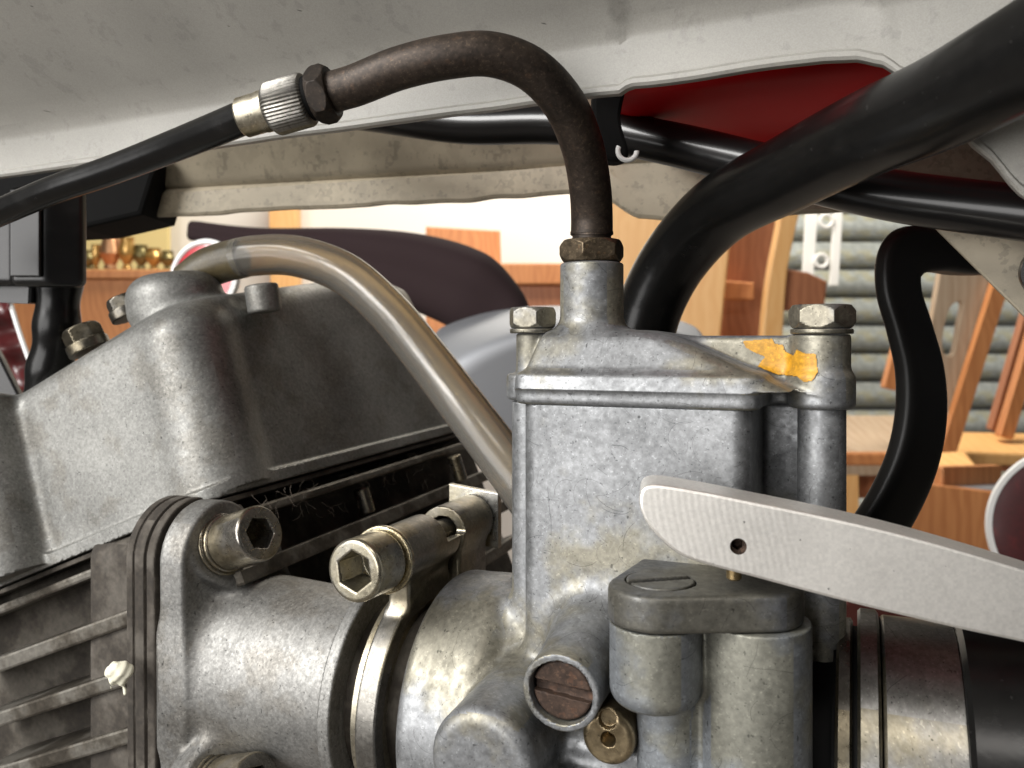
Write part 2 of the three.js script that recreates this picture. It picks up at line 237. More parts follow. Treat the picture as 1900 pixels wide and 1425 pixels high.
const lin = (r, g, b) => new THREE.Color().setRGB(r, g, b);
const mat = (o) => new THREE.MeshStandardMaterial(o), phys = (o) => new THREE.MeshPhysicalMaterial(o);
const MM = 0.001;
const M = {
  zinc: mat({ color: lin(0.40, 0.41, 0.42), metalness: 0.75, roughness: 0.88, map: zincC, roughnessMap: zincR, bumpMap: zincB, bumpScale: 0.035 * MM }),
  greyPaint: mat({ color: lin(0.30, 0.32, 0.34), metalness: 0.55, roughness: 0.85, map: zincC, roughnessMap: zincR, bumpMap: zincB, bumpScale: 0.02 * MM }),
  zincDark: mat({ color: lin(0.17, 0.175, 0.185), metalness: 0.6, roughness: 0.85, map: zincC, roughnessMap: zincR, bumpMap: zincB, bumpScale: 0.035 * MM }),
  cover: mat({ color: lin(0.345, 0.345, 0.335), metalness: 0.62, roughness: 0.80, map: castC, roughnessMap: castR, bumpMap: castB2, bumpScale: 0.03 * MM }),
  cast: mat({ color: lin(0.345, 0.342, 0.336), metalness: 0.85, roughness: 0.92, map: castC, roughnessMap: castR, bumpMap: castB2, bumpScale: 0.05 * MM }),
  fin: mat({ color: lin(0.25, 0.24, 0.225), metalness: 0.8, roughness: 0.5, map: grimeC, bumpMap: grimeB, bumpScale: 0.12 * MM }),
  grime: mat({ color: lin(0.10, 0.09, 0.078), metalness: 0.3, roughness: 0.75, map: grimeC, bumpMap: grimeB, bumpScale: 0.2 * MM }),
  fibre: mat({ color: lin(0.10, 0.09, 0.08), metalness: 0.1, roughness: 0.85, map: grimeC, bumpMap: grimeB, bumpScale: 0.15 * MM }),
  steel: mat({ color: lin(0.50, 0.47, 0.42), metalness: 0.95, roughness: 0.5, map: zincC, roughnessMap: zincR, bumpMap: zincB, bumpScale: 0.02 * MM }),
  clampSteel: mat({ color: lin(0.34, 0.325, 0.295), metalness: 0.9, roughness: 0.62, map: zincC, roughnessMap: zincR, bumpMap: zincB, bumpScale: 0.02 * MM }),
  boltZinc: mat({ color: lin(0.40, 0.40, 0.40), metalness: 0.9, roughness: 0.75, map: zincC, roughnessMap: zincR, bumpMap: zincB, bumpScale: 0.03 * MM }),
  bright: mat({ color: lin(0.56, 0.55, 0.52), metalness: 0.95, roughness: 0.5, map: zincC, roughnessMap: zincR, bumpMap: zincB, bumpScale: 0.02 * MM }),
  darkSteel: mat({ color: lin(0.24, 0.225, 0.20), metalness: 0.9, roughness: 0.55, map: zincC, roughnessMap: zincR, bumpMap: zincB, bumpScale: 0.03 * MM }),
  brownSteel: mat({ color: lin(0.085, 0.068, 0.055), metalness: 0.5, roughness: 0.55, map: rustC, bumpMap: zincB, bumpScale: 0.02 * MM }),
  rust: mat({ color: lin(0.17, 0.115, 0.09), metalness: 0.4, roughness: 0.7, map: rustC, bumpMap: zincB, bumpScale: 0.03 * MM }),
  pipe: mat({ color: lin(0.125, 0.102, 0.086), metalness: 0.55, roughness: 0.52, map: rustC, bumpMap: zincB, bumpScale: 0.035 * MM }),
  ferrule: mat({ color: lin(0.56, 0.51, 0.40), metalness: 0.9, roughness: 0.6, map: zincC, roughnessMap: zincR }),
  brass: mat({ color: lin(0.55, 0.43, 0.26), metalness: 0.85, roughness: 0.55, map: zincC, roughnessMap: zincR, bumpMap: zincB, bumpScale: 0.04 * MM }),
  goldZinc: mat({ color: lin(0.60, 0.55, 0.44), metalness: 0.9, roughness: 0.45, map: zincC, roughnessMap: zincR }),
  milled: mat({ color: lin(0.92, 0.91, 0.895), metalness: 0.85, roughness: 0.5, map: millC, bumpMap: millB, bumpScale: 0.018 * MM }),
  chrome: mat({ color: lin(0.42, 0.415, 0.40), metalness: 1, roughness: 0.36, map: zincC, roughnessMap: null, bumpMap: zincB, bumpScale: 0.02 * MM }),
  rubber: phys({ color: lin(0.017, 0.017, 0.0172), specularIntensity: 0.5, roughness: 0.26, map: rubberC, bumpMap: rubberB, bumpScale: 0.06 * MM }),
  plastic: mat({ color: lin(0.022, 0.022, 0.023), roughness: 0.35, map: rubberC, bumpMap: rubberB, bumpScale: 0.03 * MM }),
  gloss: phys({ color: lin(0.008, 0.0075, 0.0075), roughness: 0.32, specularIntensity: 0.5, clearcoat: 0.35, clearcoatRoughness: 0.15 }),
  leverPaint: phys({ color: lin(0.010, 0.0095, 0.009), roughness: 0.42, specularIntensity: 0.5, bumpMap: rubberB, bumpScale: 0.01 * MM }),
  black: phys({ color: lin(0.006, 0.006, 0.006), roughness: 0.8, specularIntensity: 0.15 }),
  fairing: mat({ color: lin(0.385, 0.38, 0.365), roughness: 0.45, map: paintC, bumpMap: paintB, bumpScale: 0.04 * MM }),
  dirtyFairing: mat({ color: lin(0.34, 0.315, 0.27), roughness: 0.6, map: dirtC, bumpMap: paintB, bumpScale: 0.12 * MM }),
  redPaint: phys({ color: lin(0.62, 0.006, 0.010), roughness: 0.55, specularIntensity: 0.25 }),
  vinyl: phys({ color: lin(0.95, 0.93, 0.86), roughness: 0.22, transmission: 0.92, thickness: 2, ior: 1.42, attenuationColor: lin(0.42, 0.33, 0.19), attenuationDistance: 3.2 * MM }),
  redPanel: phys({ color: lin(0.15, 0.010, 0.012), roughness: 0.4, clearcoat: 0.3, clearcoatRoughness: 0.2, map: rubberC, bumpMap: rubberB, bumpScale: 0.02 * MM }),
  yellow: mat({ color: lin(0.72, 0.36, 0.02), map: castC, roughness: 0.5, bumpMap: zincB, bumpScale: 0.03 * MM }),
  wall: mat({ color: lin(0.80, 0.775, 0.72), roughness: 0.9 }),
  cream: mat({ color: lin(0.80, 0.66, 0.30), roughness: 0.85 }),
  floor: mat({ color: lin(0.22, 0.20, 0.18), roughness: 0.85 }),
  shutter: mat({ color: lin(0.66, 0.71, 0.69), metalness: 0.1, roughness: 0.4, map: zincC }),
  white: mat({ color: lin(0.8, 0.8, 0.78), roughness: 0.5 }),
  satin: mat({ color: lin(0.30, 0.31, 0.33), metalness: 0.6, roughness: 0.55 }),
  saddle: phys({ color: lin(0.024, 0.0145, 0.0155), specularIntensity: 0.3, roughness: 0.85, bumpMap: rubberB, bumpScale: 0.3 * MM }),
  woodWarm: mat({ color: lin(1, 1, 1), map: woodWarm, roughness: 0.5 }), woodPale: mat({ color: lin(1, 1, 1), map: woodPale, roughness: 0.5 }),
  woodRed: mat({ color: lin(1, 1, 1), map: woodRed, roughness: 0.5 }), woodGrey: mat({ color: lin(1, 1, 1), map: woodGrey, roughness: 0.6 }),
  copper: mat({ color: lin(0.55, 0.30, 0.16), metalness: 0.8, roughness: 0.35 }), olive: mat({ color: lin(0.18, 0.15, 0.06), metalness: 0.6, roughness: 0.35 }), amber: mat({ color: lin(0.45, 0.27, 0.08), metalness: 0.5, roughness: 0.25 }),
  lamp: null,
};
for (const k of ['woodWarm', 'woodPale', 'woodRed', 'woodGrey']) { M[k].map.repeat.set(0.25, 0.12); }

// ------------------------------------------------------------------ lamps outside the picture
for (const L of LAMPS) {
  const at = V(L.x, L.y, L.z), n = V(L.tx, L.ty, L.tz).sub(at).normalize(), t = thing(L.name, L.label, 'lamp', at);
  const e = V(0, 1, 0).cross(n).normalize(), f = n.clone().cross(e), basis = new THREE.Matrix4().makeBasis(e, f, n);
  const fr = new THREE.BoxGeometry(L.w + 40, L.h + 40, 30); fr.translate(0, 0, -18); fr.applyMatrix4(basis.clone().setPosition(at)); part('lamp_frame', fr, M.black, t);
  const df = new THREE.BoxGeometry(L.w, L.h, 6); df.applyMatrix4(basis.clone().setPosition(at)); 
  part('diffuser', df, mat({ color: lin(0.8, 0.8, 0.8), emissive: lin(...L.color), emissiveIntensity: 1.5 }), t);
  const r = new THREE.RectAreaLight(lin(...L.color), L.power, L.w / 1000, L.h / 1000);
  r.position.copy(at.clone().addScaledVector(n, 8).multiplyScalar(0.001)).add(V(0, CAM_H, 0));
  r.lookAt(V(L.tx, L.ty, L.tz).multiplyScalar(0.001).add(V(0, CAM_H, 0)));
  scene.add(r);
}

// ------------------------------------------------------------------ setting: floor, wall, shutter
{
  const fl = new THREE.BoxGeometry(8600, 60, 5200); fl.translate(900, -CAM_H * 1000 - 30, -1200); structure('floor', boxUV(fl), M.floor);
  const t = thing('wall', 'white painted workshop wall behind the stored furniture', 'wall', V(0, -780, -2660));
  const w = new THREE.BoxGeometry(4200, 2600, 120); w.translate(-1250, 520, -2660); part('plaster', boxUV(w), M.wall, t);
  const s = thing('roller_shutter', 'grey green corrugated steel roller shutter beside the white wall', 'shutter', V(1250, -780, -2500));
  const x0 = P(1440, 0, 2560).x, x1 = 4600;
  for (let i = 0; i < 22; i++) {
    const pitch = 84, y = 460 - i * pitch, prof = [];
    for (let k = 0; k <= 10; k++) { const a = k / 10; prof.push([y - a * (pitch - 2), -2560 + 24 * Math.sin(a * Math.PI) - (a > 0.84 ? 14 : 0)]); }
    const sec = x => [...prof.map(([yy, z]) => V(x, yy, z)), ...prof.slice().reverse().map(([yy, z]) => V(x, yy, z - 5))];
    part('slat', loft([sec(x0), sec(x1)], 0.5), M.shutter, s);
  }
}
// ------------------------------------------------------------------ stored furniture
{
  // pale yellow board, post, wall board, low table
  let t = thing('yellow_board', 'pale yellow board propped on the white wall behind the ornaments', 'board', P(230, 500, 2500));
  part('sheet', slab([P(60, 330, 2500), P(312, 330, 2500), P(312, 620, 2500), P(60, 620, 2500)], 20, 2), M.cream, t);
  t = thing('wooden_post', 'short orange wooden post on the white wall above the saddle', 'post', P(525, 520, 2480));
  part('shaft', slab([P(497, 330, 2480), P(548, 330, 2480), P(553, 620, 2480), P(503, 620, 2480)], 60, 3), M.woodPale, t);
  t = thing('wooden_board', 'upright orange wooden board between the saddle and the carburettor', 'board', P(860, 620, 2200));
  part('panel', slab([P(790, 420, 2200), P(928, 428, 2200), P(934, 620, 2200), P(790, 620, 2200)], 30, 3), M.woodWarm, t);
  t = thing('wooden_table', 'reddish wooden table edge behind the saddle tip', 'table', P(980, 700, 1900));
  part('table_top', slab([P(880, 488, 1900), P(1130, 488, 1900), P(1130, 528, 1900), P(880, 528, 1900)], 420, 4), M.woodWarm, t);
  part('apron', slab([P(890, 529, 1915), P(1120, 529, 1915), P(1120, 700, 1915), P(890, 700, 1915)], 380, 4), M.woodRed, t);
  // sideboard with ornaments
  t = thing('sideboard', 'long orange wooden sideboard at the left under the ornaments', 'sideboard', P(150, 900, 1800));
  part('top_board', slab([P(-200, 500, 1790), P(352, 500, 1790), P(352, 517, 1790), P(-200, 517, 1790)], 330, 3), M.woodWarm, t);
  part('carcass', slab([P(-190, 518, 1800), P(345, 518, 1800), P(345, 1290, 1800), P(-190, 1290, 1800)], 310, 3), M.woodWarm, t);
  const sb = 1850, kk = sb / F;
  const urn = (x, y, r, h, m, name, label, n = 18) => { const o = thing(name, label, 'ornament', P(x, 499, sb), 'ornaments on the sideboard'); const R = r * kk, Hh = h * kk; part('bowl', lathe([[0.01, 0], [R * 0.6, 0], [R * 0.35, Hh * 0.15], [R * 0.9, Hh * 0.4], [R, Hh * 0.6], [R * 0.7, Hh * 0.85], [R * 0.8, Hh], [0.01, Hh * 0.97]], P(x, 499, sb), V(0, 1, 0), n), m, o); return o; };
  urn(165, 0, 14, 34, M.olive, 'ornament', 'small dark olive jar at the left end of the ornament row');
  urn(178, 0, 10, 45, M.amber, 'ornament', 'slim amber vase second from the left in the ornament row');
  { const o = thing('jug', 'copper jug with a pointed spout in the ornament row', 'jug', P(205, 499, sb), 'ornaments on the sideboard');
    part('body', lathe([[0.01, 0], [12 * kk, 0], [10 * kk, 8 * kk], [20 * kk, 28 * kk], [16 * kk, 46 * kk], [13 * kk, 58 * kk], [0.01, 56 * kk]], P(205, 499, sb), V(0, 1, 0), 20), M.copper, o);
    part('spout', slab([P(189, 441, sb - 5), P(205, 446, sb - 5), P(212, 470, sb - 5), P(196, 478, sb - 5)], 14, 3), M.copper, o);
    part('spout', slab([P(226, 438, sb - 5), P(216, 448, sb - 5), P(210, 470, sb - 5), P(222, 472, sb - 5)], 14, 3), M.copper, o); }
  urn(236, 0, 17, 58, M.amber, 'ornament', 'tall rounded amber glass vase beside the copper jug');
  urn(262, 0, 15, 44, M.olive, 'ornament', 'dark brown glass jar right of the tall amber vase');
  urn(286, 0, 16, 38, M.amber, 'ornament', 'squat amber jar near the right end of the ornament row');
  urn(311, 0, 14, 33, M.olive, 'ornament', 'small dark jar at the right end of the ornament row');
}
function chairPost(a, b, w, d, m, t) { return part('back_post', bar(a, b, w, d, 3), m, t); }
{
  // tall chair at the middle right
  let t = thing('wooden_chair', 'orange wooden chair seen side on behind the black hose', 'chair', P(1300, 900, 1600));
  part('back_panel', slab([P(1120, 330, 1560), P(1368, 330, 1500), P(1352, 470, 1500), P(1328, 700, 1500), P(1080, 700, 1560)], 26, 3), M.woodPale, t);
  part('side_board', slab([P(1352, 360, 1640), P(1452, 360, 1640), P(1440, 560, 1640), P(1420, 760, 1640), P(1330, 760, 1640)], 30, 3), M.woodRed, t);
  part('shelf_rail', slab([P(1340, 520, 1580), P(1400, 524, 1580), P(1400, 556, 1580), P(1340, 556, 1580)], 50, 3), M.woodWarm, t);
  part('rail', slab([P(1335, 640, 1590), P(1420, 640, 1590), P(1420, 690, 1590), P(1335, 690, 1590)], 30, 3), M.woodWarm, t);
  part('back_post', slab(smooth([P(1462, 330, 1480), P(1494, 330, 1480), P(1478, 420, 1480), P(1462, 500, 1480), P(1452, 640, 1480), P(1448, 760, 1480), P(1412, 760, 1480), P(1414, 640, 1480), P(1426, 520, 1480), P(1445, 420, 1480)], 60), 28, 3), M.woodPale, t);
  part('crest_rail', slab([P(1455, 498, 1500), P(1500, 505, 1500), P(1536, 522, 1500), P(1530, 576, 1500), P(1452, 576, 1500)], 40, 4), M.woodRed, t);
  // ladder-like white upright with two rings
  t = thing('shelf_upright', 'white metal upright of two bars with round eyelets in front of the shutter', 'upright', P(1520, 560, 2300));
  part('bar', slab([P(1500, 330, 2300), P(1522, 330, 2300), P(1510, 512, 2300), P(1490, 512, 2300)], 14, 2), M.white, t);
  part('bar', slab([P(1552, 330, 2300), P(1568, 330, 2300), P(1556, 530, 2300), P(1540, 530, 2300)], 14, 2), M.white, t);
  for (const [x, y] of [[1533, 410], [1524, 484]]) { const g = new THREE.TorusGeometry(17, 5.5, 10, 24); g.translate(...P(x, y, 2296)); part('eyelet', boxUV(g), M.white, t); }
  // chairs at the far right
  t = thing('wooden_chair', 'wooden chair with a grey slotted back, right of the black lever', 'chair', P(1700, 1100, 1500), 'chairs at the right');
  const D1 = 1500;
  part('back_panel', slab([P(1748, 486, D1), P(1858, 500, D1), P(1836, 560, D1), P(1790, 760, D1), P(1716, 760, D1), P(1728, 600, D1)], 16, 2, null, [[...smooth([P(1785, 560, D1), P(1780, 600, D1), P(1766, 660, D1), P(1752, 655, D1), P(1752, 610, D1), P(1768, 565, D1)], 30)].reverse()]), M.woodGrey, t);
  part('back_post', bar(P(1856, 520, D1 - 12), P(1752, 850, D1 - 12), 26, 18, 3), M.woodWarm, t);
  part('back_post', bar(P(1690, 560, D1 + 60), P(1648, 722, D1 + 60), 22, 20, 3), M.woodWarm, t);
  part('seat', slab([P(1540, 770, D1 + 250), P(1700, 770, D1 + 250), P(1668, 862, D1 - 20), P(1530, 862, D1 - 20)], 22, 4, V(0, -1, 0)), M.woodGrey, t);
  part('seat_edge', slab([P(1530, 840, D1 - 24), P(1668, 840, D1 - 24), P(1668, 864, D1 - 24), P(1530, 864, D1 - 24)], 20, 4), M.woodWarm, t);
  part('leg', bar(P(1568, 866, D1), P(1572, 1090, D1), 34, 30, 3), M.woodPale, t);
  part('apron', slab([P(1540, 866, D1 + 30), P(1660, 866, D1 + 30), P(1660, 925, D1 + 30), P(1540, 925, D1 + 30)], 18, 3), M.woodRed, t);
  t = thing('wooden_chair', 'wooden chair at the far right edge with a pale worn seat', 'chair', P(1850, 1100, 1700), 'chairs at the right');
  part('back_post', bar(P(1925, 600, 1640), P(1862, 812, 1640), 24, 22, 3), M.woodWarm, t);
  part('back_post', bar(P(1915, 560, 1700), P(1845, 800, 1700), 24, 22, 3), M.woodRed, t);
  part('seat', slab([P(1770, 800, 1700), P(1930, 800, 1700), P(1930, 842, 1580), P(1766, 834, 1580)], 26, 6, V(0, -1, 0)), M.woodPale, t);
  part('apron', slab([P(1790, 846, 1600), P(1920, 850, 1600), P(1920, 880, 1600), P(1790, 870, 1600)], 18, 3), M.woodRed, t);
  t = thing('stool', 'pale wooden stool in front of the slotted chair beside the lever', 'stool', P(1740, 1100, 1400));
  part('seat', slab([P(1680, 840, 1440), P(1790, 838, 1440), P(1812, 862, 1380), P(1690, 870, 1380)], 24, 6, V(0, -1, 0)), M.woodPale, t);
  part('leg', bar(P(1790, 878, 1405), P(1800, 1150, 1405), 24, 24, 3), M.woodPale, t);
  part('leg', bar(P(1705, 882, 1405), P(1700, 1150, 1405), 24, 24, 3), M.woodRed, t);
  t = thing('wooden_box', 'open orange wooden box beside the red mudguard', 'box', P(1780, 1000, 1000));
  part('front', slab([P(1690, 894, 1000), P(1900, 920, 1000), P(1900, 1090, 1000), P(1690, 1060, 1000)], 14, 2), M.woodWarm, t);
  part('side', bar(P(1740, 897, 1014), P(1850, 892, 1090), 12, 40, 2), M.woodWarm, t);
  part('tray', slab([P(1745, 900, 1018), P(1900, 920, 1018), P(1900, 896, 1110), P(1770, 890, 1110)], 6, 1, V(0, -1, 0)), M.satin, t);
}
// ------------------------------------------------------------------ neighbouring motorcycle behind
{
  let t = thing('saddle', 'dark brown padded motorcycle saddle behind the clear breather tube', 'saddle', P(700, 570, 620));
  part('cushion', tube([P(356, 428, 660), P(372, 430, 655), P(480, 450, 645), P(640, 474, 635), P(780, 506, 620), P(870, 540, 606), P(925, 575, 600), P(940, 600, 598)], q => 6 + 17 * sst(0.0, 0.85, q) * (1 - 0.45 * sst(0.86, 1, q)), 80, 40, a => 1 + 0.28 * Math.cos(2 * a)), M.saddle, t);
  t = thing('silver_tank', 'smooth silver motorcycle tank behind the carburettor lid', 'tank', P(940, 800, 560));
  const tk = (x, y, z) => smax(6, rbox(-54, 130, -75, 24.5, -660, -540, 13)(x, y, z + 0.12 * (x - 20)), ellipsoid(V(40, -50, -600), 140, 76, 90)(x, y, z));
  part('shell', mesh(tk, [-75, -140, -700], [130, 45, -490], 2.5, 1.4), M.satin, t);
  t = thing('roundel', 'round red and white reflector peeping over the plug of the head cover', 'reflector', P(410, 540, 560));
  const ax = V(-0.25, 0.1, 1), ce = P(380, 514, 560);
  part('rim', lathe([[20, -4], [24, -4], [25, -1], [25, 2], [22.6, 3], [21.6, 2], [21.6, -4]], ce, ax, 64), M.white, t);
  part('red_ring', lathe([[13, -3], [21.5, -3], [21.5, 1.2], [13, 2.2], [13, -3]], ce, ax, 64), phys({ color: lin(0.42, 0.02, 0.03), roughness: 0.25, clearcoat: 0.6 }), t);
  part('disc', lathe([[0.01, -3], [12.9, -3], [12.9, 2.4], [0.01, 3.2]], ce, ax, 48), M.bright, t);
  t = thing('red_fairing', 'crumpled red fairing panel at the left edge behind the black cap', 'fairing', P(20, 720, 420));
  const rf = (x, y, z) => { const q = x * 0.9 + 0.4 * y; return rbox(-262, -215, -60, 26, -445, -425, 4)(x + 0.05 * y, y, z + 3 * Math.sin(x * 0.25 + y * 0.17) + 2.2 * Math.sin(y * 0.31 - x * 0.1)) * 0.8; };
  const cut = plane(P(15, 555, 425), P(62, 690, 425), P(62, 690, 300), P(-100, 700, 425));
  part('shell', mesh((x, y, z) => Math.max(rf(x, y, z), cut(x, y, z)), [-275, -70, -460], [-205, 35, -410], 1.2, 1.4), M.redPanel, t);
  part('white_edge', tube([P(14, 545, 424), P(38, 622, 424), P(66, 700, 424), P(80, 740, 424)], 1.2, 20, 8), M.white, t);
  t = thing('red_mudguard', 'rounded dark red mudguard with a white edge at the right border', 'mudguard', P(1930, 1000, 520));
  const mc = P(2006, 985, 520);
  part('shell', lathe([[0.01, 4], [20, 3.4], [40, 1.5], [48, 0], [48, -12], [0.01, -12]], mc, V(-0.35, 0.1, 1), 72), M.redPanel, t);
  part('white_edge', lathe([[47.5, -3], [50.5, -3], [52, -1], [51, 2.2], [48.3, 1.6], [47.5, -3]], mc, V(-0.35, 0.1, 1), 72), M.white, t);
  t = thing('tail_lamp', 'dark red lamp in a black housing at the right edge under the fairing', 'lamp', P(1950, 505, 150));
  part('housing', lathe([[0.01, -2], [4.6, -2], [5, 0], [4.7, 1.6], [3.9, 1.6], [3.8, 0.6], [0.01, 0.6]], P(1950, 505, 150), V(-0.5, -0.1, 1), 40), M.gloss, t);
  part('lens', lathe([[0.01, 2.4], [2.2, 2.1], [3.7, 1], [3.7, 0.6], [0.01, 0.6]], P(1950, 505, 150), V(-0.5, -0.1, 1), 40), M.redPaint, t);
}

// ------------------------------------------------------------------ the carburettor's own axes
const TH = Math.atan2(0.375, 0.927), CT = Math.cos(TH), ST = Math.sin(TH), O = V(0.5, 0, -162);
const E1 = V(CT, 0, ST), EW = V(-ST, 0, CT);
const CM = new THREE.Matrix4().makeBasis(E1, V(0, 1, 0), EW).setPosition(O);
const toW = (u, v, w) => V(u, v, w).applyMatrix4(CM), toL = p => p.clone().applyMatrix4(CM.clone().invert());
const carb = (f, lo, hi, cell, lip) => { const g = mesh(f, lo, hi, cell, lip); g.applyMatrix4(CM); return g; };

// ------------------------------------------------------------------ white fairing over the engine
{
  const t = thing('fairing', 'large dull white fibreglass fairing arching over the engine', 'fairing', V(0, 50, -180));
  const spline = (tab, x) => { let i = 0; while (i < tab.length - 2 && x > tab[i + 1][0]) i++; const [x0, y0] = tab[i], [x1, y1] = tab[i + 1], k = Math.min(1, Math.max(0, (x - x0) / (x1 - x0))); return mix(y0, y1, k * k * (3 - 2 * k) * 0.5 + k * 0.5); };
  const lip = [[-230, 41], [-165, 42.4], [-60, 45], [-4, 46.3], [0, 46.2], [2, 47.3], [6, 47.2], [36, 48], [41, 47.6], [45, 46.2], [49, 43], [54, 37.5], [60, 30], [66, 22.5], [74, 12], [84, 0], [110, -14], [200, -20]];
  const prof = [[0.2, 0], [0.7, 0.5], [0.7, 1.3], [0.1, 1.9], [0.1, 9], [0.7, 10.2], [2.6, 12.4], [7, 15.2], [14, 19.6], [25, 26.5], [38, 34.5], [62, 49], [60.5, 51], [36, 37], [23, 29], [12, 22.2], [5, 17.8], [0.8, 14.6], [-1.6, 11.5], [-2.2, 9], [-2.2, 0.3], [-1.6, 0]];
  const secs = [];
  for (let i = 0; i <= 270; i++) {
    const s = -200 + i * 360 / 270, v = spline(lip, s), base = V(20.2 + CT * s, 0, -160 + ST * s), wob = 0.35 * (noise(s * 0.08, 3, 999, 5) - 0.5);
    secs.push(prof.map(([dw, dv]) => { const dvv = dv < 9.5 ? v + dv + wob * (dv < 2 ? 1 : 0) : Math.max(v + dv, 46 + dv * 0.99); return V(base.x - ST * dw, dv >= 9 ? 46.5 + (v > 46 ? (v - 46.5) : s < 0 ? v - 46.5 : 0) + dv : dvv, base.z + CT * dw); }));
  }
  part('near_side', loft(secs, 0.5), M.fairing, t);
  const far = [], fl = [[-10, 43], [120, 44], [150, 45], [160, 44], [172, 36.5], [185, 35], [260, 37], [330, 30]], fp = [[0, 0], [0.6, 1], [0.6, 8.2], [-1.1, 9.1], [0.4, 10.2], [1.5, 12], [5, 17], [12, 28], [20, 42], [24, 60], [20, 60], [16, 44], [8, 30], [1, 18], [-2.6, 12], [-2.6, 1], [-2, 0]];
  const d = V(0.964, 0, 0.263), n = V(-0.263, 0, 0.964), b0 = V(-128, 0, -301);
  for (let i = 0; i <= 150; i++) { const s = i * 300 / 150, v = spline(fl, s), wob = 0.9 * (noise(s * 0.11, 7, 999, 5) - 0.5); far.push(fp.map(([dw, dv]) => V(b0.x + d.x * s + n.x * dw, (dv > 9 ? 44 + dv : Math.min(v + dv + (dv < 2 ? wob : 0), 44 + 9.5)), b0.z + d.z * s + n.z * dw))); }
  part('far_side', loft(far, 0.5), M.dirtyFairing, t);
  const r = thing('red_tank', 'dark red painted fuel tank inside the fairing opening', 'tank', V(80, 70, -220));
  const rt = (x, y, z) => { const u = CT * (x - 20) + ST * (z + 160), w = -ST * (x - 20) + CT * (z + 160); return smin(4, rbox(-18, 120, 53, 95, -95, -14, 12)(u, y, w), ellipsoid(V(58, 60, -50), 60, 10.5, 32)(u, y, w)); };
  part('shell', mesh(rt, [-20, 45, -290], [190, 100, -100], 1.6, 1.3), M.redPaint, r);
  const pn = thing('side_panel', 'dim grey triangular panel under the fairing at the right edge', 'panel', P(1840, 450, 165));
  part('sheet', slab([P(1700, 385, 176), P(1990, 385, 162), P(1990, 672, 162), P(1900, 588, 166), P(1735, 424, 174)], 3, 0.5), M.dirtyFairing, pn);
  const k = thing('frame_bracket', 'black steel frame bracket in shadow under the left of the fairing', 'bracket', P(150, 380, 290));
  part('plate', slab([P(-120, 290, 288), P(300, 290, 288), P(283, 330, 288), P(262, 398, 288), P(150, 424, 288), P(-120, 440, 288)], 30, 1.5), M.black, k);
  const ft = thing('frame_tube', 'glossy black frame tube running under the fairing', 'tube', P(1500, 330, 185));
  part('tube_body', tube([P(520, 190, 252), P(700, 212, 240), P(860, 232, 230), P(1050, 232, 216), P(1250, 268, 200), P(1450, 318, 184), P(1650, 362, 170), P(1900, 396, 155), P(2080, 420, 146)], 5.1, 120, 28), M.gloss, ft);
  const cb = thing('strap', 'black rubber strap hanging behind the bent cable pipe', 'strap', P(1135, 235, 186));
  part('band', slab(smooth([P(1108, 150, 184), P(1158, 150, 184), P(1152, 220, 184), P(1165, 292, 184), P(1120, 292, 184)], 40), 6, 0.8), M.black, cb);
  const cl = thing('cable_clip', 'small clear plastic clip ring on the black frame tube', 'clip', P(1166, 284, 182));
  const tg = new THREE.TorusGeometry(2.0, 0.55, 10, 30, 3.6); tg.rotateZ(Math.PI * 0.85); tg.translate(...P(1164, 280, 182)); part('ring', boxUV(tg), M.white, cl);
}
// ------------------------------------------------------------------ black hose
{
  const t = thing('breather_hose', 'thick black rubber hose curving up to the right in front of the fairing', 'hose', P(1200, 600, 205));
  part('hose_body', tube([P(1180, 700, 212), P(1192, 620, 209), P(1210, 560, 207), P(1250, 484, 202), P(1330, 395, 190), P(1470, 318, 168), P(1620, 243, 146), P(1745, 190, 132), P(1850, 135, 122), P(1990, 60, 112), P(2120, -20, 105), V(128, 72, -84), V(190, 110, -60)], t => 7.9 - 0.5 * sst(0.13, 0.4, t) + 2.5 * sst(0.42, 0.62, t), 220, 36), M.rubber, t);
}
// ------------------------------------------------------------------ lever
{
  const t = thing('lever', 'curved glossy black lever hanging right of the carburettor', 'lever', P(1700, 700, 215));
  const pts = [P(1850, 474, 222), P(1780, 474, 220), P(1730, 466, 217), P(1690, 466, 214), P(1669, 490, 212), P(1668, 540, 211), P(1688, 610, 210), P(1707, 690, 209), P(1709, 770, 208), P(1694, 850, 207), P(1660, 930, 206), P(1610, 1010, 205), P(1560, 1080, 205)];
  part('arm', tube(pts, s => 5.0 + 1.9 * sst(0.12, 0.30, s) + 0.9 * sst(0.35, 0.65, s), 130, 64, (a, q) => { const m = mix(1, 0.34, sst(0.1, 0.3, q)); return Math.pow(Math.abs(Math.cos(a)) ** 5 + Math.abs(Math.sin(a) / m) ** 5, -1 / 5); }), M.leverPaint, t);
  part('pivot_tube', tube([P(1705, 468, 226), P(1760, 470, 226), P(1830, 474, 226)], 4.2, 20, 24), M.gloss, t);
}
